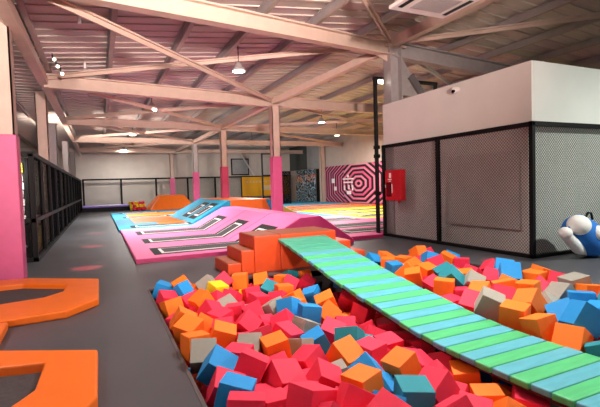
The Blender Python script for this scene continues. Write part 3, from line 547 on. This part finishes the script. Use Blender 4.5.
# ------------------------------------------------------------------ trampolines
def skin(prof, y0, y1, z_off, th, m, name, parent, bevel=0.012):
    """padded sheet following an (x, z) profile"""
    up = [(x, z + z_off) for x, z in prof]; lo = [(x, z + z_off - th) for x, z in prof[::-1]]
    return MB().prism_y(up + lo, y0, y1).build(name, m, parent, bevel=bevel)
def interp(prof, x):
    for (a, za), (c, zc) in zip(prof, prof[1:]):
        if a <= x <= c: return za + (zc - za) * (x - a) / (c - a)
    return prof[-1][1]
def subprof(prof, x0, x1):
    return [(x0, interp(prof, x0))] + [p for p in prof if x0 < p[0] < x1] + [(x1, interp(prof, x1))]
def bed(prof, x0, x1, y0, y1, parent, bw=0.11):
    """a jumping bed let into the pads: black surround, white binding, grey mesh"""
    def plate(a, b, c, d, off, m, n): skin(subprof(prof, a, b), c, d, off, 0.012, m, n, parent, bevel=0)
    plate(x0, x1, y0, y1, 0.006, blackfab, 'spring_cover')
    plate(x0 + bw*1.5, x1 - bw*1.5, y0 + bw*1.2, y1 - bw*2.0, 0.012, whitev, 'white_binding')
    plate(x0 + bw*2.1, x1 - bw*2.1, y0 + bw*2.1, y1 - bw*2.7, 0.018, meshbed, 'jump_mesh')
def pads(prof, x0, x1, y0, y1, holes_y, colour, parent, hx):
    pass
P1 = [(0.6, 0.1), (3.1, 0.1), (4.3, 0.73), (4.85, 0.75), (5.8, 0.1), (9.6, 0.1)]
tp = empty('pink_trampoline_court', 'pink trampoline row with ridge between two ramps, nearest to the steps', 'trampoline', (3.6, 12.8, 0))
def solid(prof, y0, y1, m, name, parent, bevel=0.02):
    return MB().prism_y([(prof[0][0], 0)] + prof + [(prof[-1][0], 0)], y0, y1).build(name, m, parent, bevel=bevel)
solid(subprof(P1, 0.6, 5.8), 9.32, 16.5, pinkv, 'pad', tp)
solid([(5.8, 0.1), (7.0, 0.1)], 9.75, 16.5, pinkv, 'pad', tp); solid([(7.0, 0.1), (9.6, 0.1)], 10.3, 16.5, pinkv, 'pad', tp)
MB().prism_y([(3.1, 0.0), (3.1, 0.085), (4.31, 0.71), (4.84, 0.73), (5.78, 0.085), (5.78, 0.0)], 9.285, 9.318).build('end_panel', maroon, tp)
MB().box(0.6, 2.98, 9.29, 9.318, 0.0, 0.085).build('edge_strip', maroon, tp)
MB().box(5.82, 7.0, 9.72, 9.748, 0.0, 0.085).build('edge_strip', maroon, tp)
for y0, y1 in ((14.2, 15.4), (11.85, 12.9), (9.62, 10.75)):
    bed(P1, 1.0, 3.86, y0, y1, tp)
    bed(P1, 6.3, 9.2, y0 + (0.75 if y0 < 10 else 0), y1 + (0.5 if y0 < 10 else 0), tp)
g = MB()
for y in (11.3, 13.5): g.prism_y([(x, z + 0.004) for x, z in subprof(P1, 3.1, 5.78)] + [(x, z - 0.004) for x, z in subprof(P1, 3.1, 5.78)[::-1]], y, y + 0.02)
g.build('seam', maroon, tp)

P2 = [(0.55, 0.1), (3.3, 0.1), (4.85, 0.94), (6.65, 0.94), (8.35, 0.1), (9.6, 0.1)]
tb = empty('blue_trampoline_court', 'blue bordered trampoline row with orange pads behind the pink row', 'trampoline', (3.6, 23, 0))
solid(P2, 17.6, 23.4, bluev, 'pad', tb)
solid([(0.55, 0.1), (9.6, 0.1)], 16.52, 17.6, bluev, 'pad', tb)
solid([(0.55, 0.1), (9.6, 0.1)], 23.4, 29.8, bluev, 'pad', tb)
skin(subprof(P2, 4.95, 6.7), 17.6, 23.3, 0.012, 0.02, orange, 'ridge_pad', tb)
MB().prism_y([(4.95, 0.05), (4.95, 0.93), (6.5, 0.93), (6.9, 0.05)], 17.56, 17.598).build('end_panel', orange, tb)
MB().prism_y([(6.95, 0.05), (6.55, 0.93), (6.7, 0.9), (7.2, 0.05)], 17.56, 17.598).build('end_stripe', bluev, tb)
MB().prism_y([(7.25, 0.05), (6.75, 0.87), (8.2, 0.15), (8.2, 0.05)], 17.56, 17.598).build('end_panel', mustard, tb)
skin(subprof(P2, 6.85, 8.2), 17.62, 21.5, 0.012, 0.02, mustard, 'ridge_pad', tb)
for y0, y1 in ((18.2, 19.4), (19.8, 21.0)): bed(P2, 3.5, 4.6, y0, y1, tb, 0.13)
skin([(1.25, 0.1), (3.2, 0.1)], 19.4, 23.0, 0.012, 0.02, orange, 'inner_pad', tb)
skin([(2.1, 0.1), (3.25, 0.1)], 18.2, 19.3, 0.012, 0.02, orange, 'inner_pad', tb)
skin([(1.3, 0.1), (4.4, 0.1)], 24.4, 27.4, 0.012, 0.02, orange, 'inner_pad', tb)
for y0, y1 in ((17.1, 18.1), (23.3, 24.3), (27.6, 28.4)): bed([(0.55, 0.1), (9.6, 0.1)], 1.0, 3.3, y0, y1, tb, 0.12)

ty = empty('yellow_trampoline_court', 'flat trampolines with bright yellow pads right of the ridges', 'trampoline', (12, 18, 0))
solid([(9.62, 0.1), (16.2, 0.1)], 10.3, 14.4, pinkv, 'pad', ty)
solid([(9.62, 0.1), (16.2, 0.1)], 14.42, 21.2, yellowv, 'pad', ty)
PF = [(5.8, 0.1), (16.2, 0.1)]
for y0, y1 in ((15.0, 16.1), (16.9, 17.9), (18.9, 19.9)): bed(PF, 9.9, 15.6, y0, y1, ty, 0.13)
bed(PF, 9.9, 13.0, 12.0, 13.2, ty)
to = empty('orange_trampoline_court', 'flat trampolines with orange pads at the foot of the mural wall', 'trampoline', (12, 25, 0))
solid([(9.62, 0.1), (16.2, 0.1)], 21.25, 26.6, orange, 'pad', to)
bed(PF, 9.9, 15.4, 22.0, 23.0, to, 0.13); bed(PF, 11.0, 15.4, 24.4, 25.4, to, 0.13)
solid([(9.62, 0.1), (16.2, 0.1)], 21.3, 21.32, whitev, 'seam', to)
tu = empty('turquoise_trampoline_court', 'flat turquoise pads beyond the orange ones, next to the doodle panel', 'trampoline', (12, 29, 0))
solid([(9.62, 0.1), (16.2, 0.1)], 26.65, 33.5, bluev, 'pad', tu)
bed(PF, 10.5, 15.0, 28.0, 29.2, tu, 0.13)

# ------------------------------------------------------------------ octagon pads on the left
def octo(cx, cy, name_label):
    """padded octagonal frame around a black jumping mesh"""
    t = empty('octagon_trampoline', name_label, 'trampoline', (cx, cy, 0))
    return t
t = octo(-1.0, 7.0, 'far orange padded trampoline frame beside the pink column')
out = [(-0.08, 7.6), (-0.08, 6.2), (-0.42, 5.76), (-1.75, 5.62), (-2.15, 6.2), (-2.15, 7.6), (-1.75, 8.42), (-1.1, 8.3)]
inn = [(-0.52, 7.42), (-0.54, 6.92), (-0.75, 6.66), (-1.45, 6.5), (-1.75, 6.7), (-1.78, 7.3), (-1.5, 7.86), (-1.15, 7.86)]
MB().ring_z(out, inn, 0.0, 0.1).build('pad', orange, t, bevel=0.02)
MB().prism_z(inn, 0.0, 0.02).build('jump_mesh', meshbed, t)
t = octo(-1.0, 3.6, 'near orange padded trampoline frame at the lower left corner')
out = [(-0.08, 4.2), (-0.08, 3.22), (-0.18, 3.02), (-0.42, 2.55), (-1.5, 2.45), (-1.95, 3.0), (-1.95, 4.2), (-1.5, 4.62), (-0.9, 4.6)]
inn = [(-0.48, 4.08), (-0.49, 3.55), (-0.56, 3.42), (-0.78, 3.06), (-1.3, 3.0), (-1.5, 3.3), (-1.5, 3.95), (-1.3, 4.15), (-0.82, 4.15)]
out[8] = (-0.9, 4.62); out[0] = (-0.08, 4.18)
MB().ring_z(out, inn, 0.0, 0.1).build('pad', orange, t, bevel=0.02)
MB().prism_z(inn, 0.0, 0.02).build('jump_mesh', meshbed, t)
t = octo(-1.6, 5.1, 'narrow orange pad joining the two trampoline frames on the left')
MB().prism_z([(-0.98, 5.6), (-0.95, 4.66), (-1.5, 4.66), (-1.5, 5.6)], 0.0, 0.1).build('pad', orange, t, bevel=0.02)

# ------------------------------------------------------------------ net booth on the right
t = empty('net_booth', 'white boarded booth with grey net sides and black tube frame', 'booth', (7.27, 5.42, 0))
BX, BY, BZ0, BZ1, BXE, BYE = 7.27, 5.42, 2.5, 3.66, 13.6, 10.0
MB().box(BX, BX+0.06, BY, BYE, BZ0, BZ1).build('fascia_board', booth_w, t, bevel=0.006)
MB().box(BX+0.062, BXE, BY, BY+0.06, BZ0, BZ1+0.004).build('fascia_board', booth_w, t, bevel=0.006)
MB().box(BX+0.062, BXE, BYE-0.06, BYE, BZ0, BZ1).build('fascia_board', booth_w, t)
MB().box(BXE-0.06, BXE, BY+0.062, BYE-0.062, BZ0, BZ1).build('fascia_board', booth_w, t)
MB().box(BX+0.16, BX+0.2, BY+0.2, BYE-0.1, 0.0, BZ0).build('inner_wall', booth_in, t)
MB().box(BX+0.2, BXE-0.1, BY+0.16, BY+0.2, 0.0, BZ0).build('inner_wall', booth_w, t)
MB().box(BX+0.10, BX+0.155, BY+0.35, BY+2.2, 0.5, 2.05).build('inner_block', booth_blk, t)
MB().box(BX+0.02, BX+0.024, BY+0.05, BYE-0.05, 0.06, BZ0).build('side_net', net_light, t)
MB().box(BX+0.05, BXE, BY+0.02, BY+0.024, 0.06, BZ0).build('side_net', net_light_x, t)
r = 0.042
for y in (BY, 7.86, BYE): MB().box(BX-r, BX+r, y-r, y+r, 0.0, BZ0+0.03).build('frame_post', black, t, bevel=0.008)
for x in (9.9, 12.4): MB().box(x-r, x+r, BY-r, BY+r, 0.0, BZ0+0.03).build('frame_post', black, t, bevel=0.008)
MB().box(BX-r, BX+r, BY-r, BYE+r, BZ0-0.04, BZ0+0.045).build('frame_rail', black, t, bevel=0.008)
MB().box(BX-r, BXE, BY-r, BY+r, BZ0-0.035, BZ0+0.05).build('frame_rail', black, t, bevel=0.008)
MB().box(BX-r, BX+r, BY-r, BYE+r, 0.0, 0.07).build('frame_rail', black, t, bevel=0.008)
MB().box(BX-r, BXE, BY-r, BY+r, 0.0, 0.065).build('frame_rail', black, t, bevel=0.008)
# tall black frame beside the booth
t = empty('goal_frame', 'tall black tube frame standing at the far end of the booth', 'frame', (7.12, 10.12, 0))
MB().tube([(7.12,10.12,0),(7.12,10.12,4.42)], 0.06, 10).build('post', black, t)
MB().tube([(9.3,10.12,0),(9.3,10.12,4.42)], 0.06, 10).build('post', black, t)
MB().tube([(7.07,10.12,4.42),(9.35,10.12,4.42)], 0.055, 10).build('crossbar', black, t)
for z in (2.5, 1.2, 2.25): MB().box(7.06, 7.2, 10.06, 10.18, z - 0.05, z + 0.05).build('clamp', black, t)
# hydrant cabinet
t = empty('hydrant_cabinet', 'red fire hydrant cabinet mounted on the booth side', 'cabinet', (7.16, 9.34, 1.42))
MB().box(-0.09, 0.07, -0.33, 0.33, -0.41, 0.41).build('body', redbox, t, (0,0,0), bevel=0.012)
d = MB().box(-0.105, -0.09, -0.315, 0.315, -0.395, 0.395).build('door', redbox, t, (0,0,0), bevel=0.006)
q = MB().box(-0.112, -0.105, 0.04, 0.26, -0.3, 0.08).build('window', redglass, t, (0,0,0)); q.parent = d
g = MB()
for a_ in ((-0.113,-0.105,0.06,0.13,0.2,0.33), (-0.113,-0.105,0.03,0.19,0.15,0.17), (-0.113,-0.105,0.06,0.15,0.105,0.125), (-0.116,-0.105,0.005,0.022,-0.2,0.03)):
    q = MB().box(*a_).build('white_marking', whitepaint, t, (0,0,0)); q.parent = d
q = MB().tube([(-0.125,0.28,-0.06),(-0.125,0.28,0.02)], 0.012, 6).build('handle', plastic, t, (0,0,0)); q.parent = d
MB().tube([(0.0,-0.12,-0.41),(0.0,-0.12,-0.47)], 0.02, 8).build('pipe_stub', redbox, t, (0,0,0))
# cctv
t = empty('security_camera', 'small white security camera on the booth fascia', 'camera', (7.24, 7.2, 3.5))
MB().tube([(0.03,0,0),(-0.05,0,0)], 0.05, 12).build('mount', plastic, t, (0,0,0))
MB().ball((-0.1,-0.01,-0.02), (0.075,0.075,0.075)).build('dome', plastic, t, (0,0,0), smooth=True)
MB().tube([(-0.14,-0.04,-0.05),(-0.175,-0.05,-0.062)], 0.035, 10).build('lens', lens_m, t, (0,0,0))

# ------------------------------------------------------------------ plush toy leaning on the net
t = empty('plush_toy', 'big blue and white plush toy lying against the booth net at the right edge', 'toy', (8.2, 5.0, 0))
TOY = t
MB().ball((8.32, 4.97, 0.39), (0.54, 0.32, 0.31), Euler((0, R_(35), 0)), 24, 14).build('body', plush_b, t, smooth=True)
MB().ball((7.95, 4.84, 0.64), (0.225, 0.18, 0.18), Euler((0, R_(12), 0)), 24, 14).build('tummy', plush_w, t, smooth=True)
g = MB(); g.ball((8.04, 4.95, 0.59), (0.25, 0.17, 0.205), Euler((0, R_(12), 0)), 24, 14)
for k in range(20):
    a = 2*PI*k/20
    g.ball((8.0 + 0.245*math.cos(a), 4.88, 0.605 + 0.195*math.sin(a)), 0.03, None, 8, 6)
g.build('scalloped_trim', plush_b, t, smooth=True)
MB().tube([(7.66,4.88,0.48),(7.84,4.9,0.35),(8.06,4.93,0.21),(8.35,4.98,0.11)], [0.085,0.10,0.11,0.09], 14).build('leg', plush_w, t, smooth=True)
MB().ball((7.62,4.87,0.52), (0.115,0.115,0.105)).build('foot', plush_w, t, smooth=True)
MB().tube([(8.3,4.74,0.47),(8.48,4.7,0.36),(8.72,4.72,0.22)], [0.12,0.14,0.13], 14).build('leg', plush_w, t, smooth=True)
MB().ball((8.28,4.73,0.48), (0.14,0.13,0.14)).build('foot', plush_w, t, smooth=True)
MB().tube([(8.36,4.98,0.74),(8.40,4.96,0.83),(8.48,4.95,0.82),(8.54,4.96,0.70)], 0.022, 8).build('handle', black, t, smooth=True)

TOY.location.x -= 0.24
# ------------------------------------------------------------------ left net fence and what stands behind it
t = empty('net_fence', 'long black net fence along the left walkway', 'fence', (-1.33, 24, 0))
ys = [10.95, 12.6, 14.4, 16.3, 18.3, 20.4, 22.6, 24.9, 27.3, 29.8, 32.3, 34.8, 37.3]
for y in ys: MB().box(-1.38, -1.28, y-0.05, y+0.05, 0, 2.36).build('post', black, t, bevel=0.008)
MB().box(-2.65, -2.55, 10.9, 11.0, 0, 2.36).build('post', black, t)
MB().box(-1.385, -1.275, 10.9, 37.4, 2.30, 2.40).build('top_rail', black, t); MB().box(-2.65, -1.39, 10.9, 11.0, 2.30, 2.40).build('top_rail', black, t)
MB().box(-1.385, -1.275, 10.9, 37.4, 0.0, 0.09).build('bottom_rail', black, t); MB().box(-2.65, -1.39, 10.9, 11.0, 0.0, 0.09).build('bottom_rail', black, t)
MB().box(-1.375, -1.285, 10.9, 37.4, 0.86, 0.95).build('middle_rail', black, t); MB().box(-2.65, -1.39, 10.91, 10.99, 0.86, 0.95).build('middle_rail', black, t)
MB().box(-1.332, -1.328, 11.0, 14.4, 0.05, 2.35).build('net', net_dark, t)
MB().box(-1.332, -1.328, 14.4, 37.3, 0.05, 2.35).build('net', net_mat('dense_black_net', (14, 14, 16), 0.06, 0.66, 'y'), t)
MB().box(-2.6, -1.38, 10.948, 10.952, 0.05, 2.35).build('net', net_dark_x, t)
t = empty('sock_rack', 'dark rack with rows of small pale items behind the fence corner', 'rack', (-2.0, 11.6, 0))
MB().box(-2.6, -1.5, 11.75, 11.82, 0, 2.3).build('back_board', blackfab, t)
for x in (-2.6, -1.5): MB().box(x-0.03, x+0.03, 11.5, 11.75, 0, 2.3).build('side_frame', black, t)
for z in (0.85, 0.3): MB().box(-2.55, -1.55, 11.3, 11.75, z-0.03, z).build('shelf', grey_steel, t)
MB().box(-2.0, -1.6, 11.7, 11.75, 1.98, 2.2).build('sign', yellowv, t)
L = bpy.data.lights.new('rack_fill_light', 'AREA'); L.size = 0.25; L.energy = 55; L.color = (1, 0.97, 0.9)  # fill light and housing added so the rack items show through the net
lo = bpy.data.objects.new('rack_fill_light', L); COL.objects.link(lo); lo.location = (-1.9, 11.25, 2.22); lo.rotation_euler = (R_(25), 0, 0)
q = MB().box(-2.05, -1.75, 11.1, 11.4, 2.235, 2.27).build('rack_fill_case', black, t)
q = MB().bar((-1.9, 11.3, 2.26), (-1.9, 11.78, 2.29), 0.03, 0.02).build('rack_fill_arm', black, t)
it = 0
for rz in range(6):
    for cx in range(6):
        o = MB().box(-0.05, 0.05, -0.02, 0.02, -0.08, 0.08)
        o = o.build('sock_pack', whitev, None, (-2.48 + cx*0.165 + (0.02 if rz % 2 else 0), 11.72, 1.86 - rz*0.19), bevel=0.012)
        o.rotation_euler = (0, random.uniform(-.25,.25), 0)
        tag(o, f'small pale pack on the dark rack, {ORD[rz]} row down, {ORD[cx]} from left', 'sock pack', 'packs on the dark rack')
t = empty('green_toy', 'green plastic toy on the bottom shelf of the dark rack', 'toy', (-1.78, 11.5, 0.3))
MB().ball((0,0,0.16), (0.13,0.11,0.16)).build('body', greenp, t, (0,0,0), smooth=True)
MB().ball((0.02,-0.02,0.4), (0.09,0.09,0.1)).build('head', greenp, t, (0,0,0), smooth=True)
t = empty('low_cabinet', 'amber low cabinet behind the fence with a pale top', 'cabinet', (-1.75, 13.0, 0))
MB().box(-2.1, -1.5, 11.95, 14.3, 0.0, 0.82).build('body', wood, t, bevel=0.01)
MB().box(-2.14, -1.47, 11.92, 14.34, 0.822, 0.87).build('worktop', plastic, t, bevel=0.006)
g = MB()
for y in (12.7, 13.5): g.box(-1.502, -1.495, y-0.008, y+0.008, 0.05, 0.78)
g.build('door_gap', black, t)
for i, (y, h) in enumerate(((12.3, 0.9), (12.8, 1.05), (13.3, 0.75))):
    o = MB().box(-0.12, 0.12, -0.1, 0.1, 0, h).build('pale_locker_box', (plastic, grey_steel, plastic)[i], None, (-1.75, y, 0.872), bevel=0.015)
    tag(o, ('nearest', 'tallest middle', 'shortest farthest')[i] + ' narrow pale box on the amber cabinet behind the fence', 'box', 'boxes on the amber cabinet')

# ------------------------------------------------------------------ far end of the hall
t = empty('rear_net_fence', 'black framed pale net fence in front of the rear wall', 'fence', (6, 37.0, 0))
for x in (-1.15, 1.55, 4.2, 6.75, 9.1, 11.5): MB().box(x-0.07, x+0.07, 36.95, 37.05, 0, 2.42).build('post', black, t)
MB().box(-1.2, 16.3, 36.94, 37.06, 2.34, 2.46).build('top_rail', black, t)
MB().box(-1.2, 16.3, 36.998, 37.002, 0, 2.36).build('net', net_pale, t)
k = NT('yellow_banner'); 
n = k.nt.nodes.new('ShaderNodeTexNoise'); n.inputs['Scale'].default_value = 1.4; k.nt.links.new(k.tc.outputs['Object'], n.inputs['Vector'])
k.base(k.mix(n.outputs['Fac'], rgb(250, 190, 10), rgb(244, 160, 20)))
o = MB().box(-2.3, 2.3, -0.02, 0.02, -0.86, 0.86).build('banner', k.m, None, (13.8, 36.918, 1.5))
tag(o, 'yellow banner hung on the rear fence left of the pink column', 'banner')
g = MB()
for i in range(9): g.box(-1.9 + i*0.3, -1.75 + i*0.3, -0.026, -0.02, 0.35, 0.5)
g.box(-0.3, 0.5, -0.026, -0.02, -0.35, 0.1)
q = g.build('print', mat('banner_print', (226, 200, 150), rough=0.7), None, (0,0,0)); q.parent = o
# window with black frame on the rear wall
wf = struct(MB().box(10.7, 12.35, 37.4, 37.49, 2.55, 4.05).build('window_1', black))
q = MB().box(10.8, 12.25, 37.38, 37.4, 2.65, 3.95).build('pane', grey_wall, wf)
t = empty('door_frame', 'black net gate frame standing in front of the yellow banner', 'frame', (11.6, 30.2, 0))
for x in (11.0, 12.1): MB().box(x-0.05, x+0.05, 30.15, 30.25, 0.1, 3.95).build('post', black, t)
for z in (3.9, 2.3, 0.7): MB().box(11.0, 12.1, 30.16, 30.24, z-0.05, z+0.05).build('rail', black, t)
t = empty('tall_net_frame', 'black net panel left of the doodle panel', 'frame', (13.0, 30.4, 0))
for x in (12.35, 13.3): MB().box(x-0.06, x+0.06, 30.35, 30.45, 0.1, 2.6).build('post', black, t)
MB().box(12.35, 13.3, 30.36, 30.44, 2.5, 2.6).build('rail', black, t)
MB().box(12.4, 13.25, 30.398, 30.402, 0.1, 2.5).build('net', net_mat('dense_black_net_front', (14, 14, 16), 0.06, 0.66, 'x'), t)
o = beam((11.35, 37.25, 4.85), (14.2, 37.25, 0.06), 0.12, 0.12, 'white sloping strut beside the gate frame near the rear wall', 'B', plastic, 'strut')
# doodle panel
k = NT('doodle_print')
v = k.nt.nodes.new('ShaderNodeTexVoronoi'); v.inputs['Scale'].default_value = 2.0; k.nt.links.new(k.tc.outputs['Object'], v.inputs['Vector'])
w = k.nt.nodes.new('ShaderNodeTexNoise'); w.inputs['Scale'].default_value = 2.6; w.inputs['Detail'].default_value = 3; k.nt.links.new(k.tc.outputs['Object'], w.inputs['Vector'])
ring = k.op('LESS_THAN', k.op('FRACT', k.op('MULTIPLY', v.outputs['Distance'], 3.0)), 0.34)
dark = k.mix(k.op('GREATER_THAN', w.outputs['Fac'], 0.5), rgb(10, 12, 22), rgb(22, 96, 124))
org = k.op('MULTIPLY', k.op('GREATER_THAN', w.outputs['Fac'], 0.52), k.op('MULTIPLY', k.op('GREATER_THAN', k.z, 0.25), k.op('LESS_THAN', k.z, 0.95)))
c1 = k.mix(org, dark, rgb(232, 124, 66))
k.base(k.mix(k.op('MULTIPLY', ring, 0.9), c1, rgb(190, 214, 224)))
o = MB().box(-0.03, 0.03, -1.9, 1.9, -1.45, 1.35).build('doodle_panel', k.m, None, (16.3, 33.9, 1.46))
tag(o, 'dark panel with teal and orange doodles at the far right corner', 'panel')
o = MB().box(16.36, 16.49, 33.6, 37.3, 2.86, 5.0).build('wall_panel', dark_wall); tag(o, 'dark green wall panel above the doodle panel, next to the rear wall', 'panel')
o = MB().box(16.36, 16.49, 30.85, 33.58, 2.86, 5.0).build('wall_panel', grey_wall); tag(o, 'light grey wall panel between the dark panel and the mural', 'panel')
o = MB().box(16.4, 16.49, 30.85, 31.95, 0.0, 2.8).build('black_board', black); tag(o, 'narrow black board between the doodle panel and the mural', 'board')
# concentric mural
k = NT('ring_mural_paint')
def rings(yc, sx):
    a = k.op('ABSOLUTE', k.op('MULTIPLY', k.op('SUBTRACT', k.y, yc), sx)); b = k.op('ABSOLUTE', k.z)
    h = k.op('MAXIMUM', k.op('MAXIMUM', a, b), k.op('MULTIPLY', k.op('ADD', a, b), 0.72))
    return h
h = rings(0.0, 0.55)
st = k.op('LESS_THAN', k.op('FRACT', k.op('ADD', k.op('MULTIPLY', h, 3.4), 0.1)), 0.5)
far = k.op('GREATER_THAN', k.y, 2.0)
dense = k.op('LESS_THAN', k.op('FRACT', k.op('MULTIPLY', h, 5.2)), 0.55)
pk = k.mix(k.op('LESS_THAN', k.op('FRACT', k.op('MULTIPLY', h, 2.3)), 0.5), rgb(206, 84, 124), rgb(214, 130, 156))
pat = k.op('ADD', k.op('MULTIPLY', far, dense), k.op('MULTIPLY', k.op('SUBTRACT', 1.0, far), st))
k.base(k.mix(pat, pk, rgb(16, 8, 12)))
o = MB().box(-0.02, 0.02, -5.6, 5.0, -1.38, 1.38).build('mural', k.m, None, (16.46, 25.6, 1.5))
tag(o, 'pink and black concentric ring mural on the right wall', 'mural')
for yy, zz, hh, ww in ((3.6,0.25,0.35,0.5),(3.3,-0.35,0.3,0.4),(1.4,0.35,0.1,1.5),(1.4,0.1,0.1,1.3),(1.9,-0.3,0.35,0.2),(1.3,-0.25,0.3,0.2),(0.8,-0.3,0.4,0.2),(1.3,-0.65,0.25,0.6),(1.4,0.55,0.2,0.25)):
    q = MB().box(-0.026, -0.02, yy-ww/2, yy+ww/2, zz-hh/2, zz+hh/2).build('lettering', whitepaint, None, (0,0,0)); q.parent = o
g = MB()
for yy, zz, hh, ww in ((-3.0,0.9,0.4,0.3),(-3.3,0.55,0.35,0.5),(-3.6,0.3,0.3,0.4),(-3.2,0.2,0.15,0.3)): g.box(-0.027, -0.02, yy-ww/2, yy+ww/2, zz-hh/2, zz+hh/2)
q = g.build('yellow_figure', mustard, None, (0,0,0)); q.parent = o
# lilac platform, orange mound, small foam pile
t = empty('lilac_platform', 'lilac padded platform with black sides by the rear fence', 'platform', (0.4, 35.4, 0))
MB().box(-1.2, 2.0, 34.4, 36.7, 0, 0.3).build('base', blackfab, t)
MB().box(-1.2, 2.0, 34.4, 36.7, 0.302, 0.42).build('top_pad', purplev, t, bevel=0.03)
g = MB(); g.box(-0.4, 1.4, 34.9, 35.3, 0.42, 0.428); g.box(-0.2, 1.5, 35.8, 36.1, 0.42, 0.428); g.build('pale_stripe', whitev, t)
o = MB(); v = [o.bm.verts.new(p) for p in ((3.1,32.2,0),(6.5,32.2,0),(6.5,35.4,0),(3.1,35.4,0),(3.95,33.0,1.05),(5.7,33.0,1.05),(5.7,34.6,1.05),(3.95,34.6,1.05))]
for fc in ((0,3,2,1),(4,5,6,7),(0,1,5,4),(1,2,6,5),(2,3,7,6),(3,0,4,7)): o.bm.faces.new([v[i] for i in fc])
tag(o.build('mound', orange, bevel=0.08), 'orange flat-topped mound near the rear fence', 'mound')
n = 0
for rx in range(6):
    for ry in range(3):
        c = random.choice('RRRYYO')
        o = bpy.data.objects.new('small_foam_cube', CM[c]); COL.objects.link(o)
        o.location = (2.05 + rx*0.165 + random.uniform(-.04,.04) - ry*0.02, 33.2 + ry*0.5 + random.uniform(-.1,.1), 0.14 + 0.2*ry)
        o.rotation_euler = (random.uniform(-.4,.4), random.uniform(-.4,.4), random.uniform(0,3)); o.scale = (0.2,)*3
        tag(o, f'{CN[c]} cube in the heap left of the orange mound, {("front","middle","top")[ry]} row, {ORD[rx]} from left', 'foam cube', 'foam cubes by the orange mound')
t = empty('foam_bin', 'low black tray holding the foam heap left of the orange mound', 'tray', (3.0, 33.8, 0))
g = MB(); g.box(1.95, 3.0, 33.42, 34.6, 0, 0.2); g.build('tray', blackfab, t)
g = MB(); g.box(1.95, 3.0, 33.92, 34.6, 0.2, 0.4); g.build('riser', blackfab, t)
# red spotlight pools on the floor
for i, (x, y, lx, ly) in enumerate(((-0.25, 13.0, -0.2, 12.2), (-0.3, 9.4, -0.2, 9.0), (-0.2, 17.0, -0.2, 16.0), (6.55, 5.6, 6.6, 5.0))):
    L = bpy.data.lights.new('red_beam', 'SPOT'); L.energy = 3200; L.color = (1, 0.06, 0.08); L.spot_size = R_(8); L.spot_blend = 0.6; L.shadow_soft_size = 0.03
    t = empty('red_spotlight', ('small red spotlight over the walkway, second from the near pillar', 'small red spotlight over the walkway nearest the pillar', 'small red spotlight farthest along the walkway', 'small red spotlight over the floor by the booth corner')[i], 'spotlight', (lx, ly, 4.6), 'red spotlights')
    MB().tube([(0,0,0),(0,0,0.14)], [0.035, 0.03], 10).build('can', plastic, t, (0,0,0))
    MB().tube([(0,0,0.14),(0,0,roof_z(lx) - 4.6)], 0.006, 6).build('hanger', grey_steel, t, (0,0,0))
    lo = bpy.data.objects.new('red_beam', L); COL.objects.link(lo); lo.parent = t; lo.location = (0,0,-0.02)
    lo.rotation_euler = (Vector((x, y, 0)) - Vector((lx, ly, 4.58))).to_track_quat('-Z', 'Y').to_euler()

# ------------------------------------------------------------------ camera, world, view
RM = ((0.906, 0.045, 0.42), (-0.422, 0.026, 0.906), (-0.03, 0.999, -0.043))   # rows: world axes in camera right/up/forward
cam = bpy.data.cameras.new('camera'); cam.sensor_width = 36; cam.sensor_fit = 'HORIZONTAL'; cam.lens = 430 / 600 * 36; cam.clip_start = 0.05
co = bpy.data.objects.new('camera', cam); COL.objects.link(co)
M = Matrix(((RM[0][0], RM[0][1], -RM[0][2]), (RM[1][0], RM[1][1], -RM[1][2]), (RM[2][0], RM[2][1], -RM[2][2])))
co.matrix_world = Matrix.Translation((0, 0, 1.5)) @ M.to_4x4()
S.camera = co
wd = bpy.data.worlds.new('world'); S.world = wd; wd.use_nodes = True
wd.node_tree.nodes['Background'].inputs[0].default_value = (0.8, 0.85, 1, 1); wd.node_tree.nodes['Background'].inputs[1].default_value = 0.4
S.view_settings.view_transform = 'Standard'; S.view_settings.look = 'None'; S.view_settings.gamma = 1; S.view_settings.use_curve_mapping = False
S.view_settings.exposure = 0.2
S.cycles.max_bounces = 8; S.cycles.diffuse_bounces = 5; S.cycles.transparent_max_bounces = 12
S.cycles.use_denoising = True
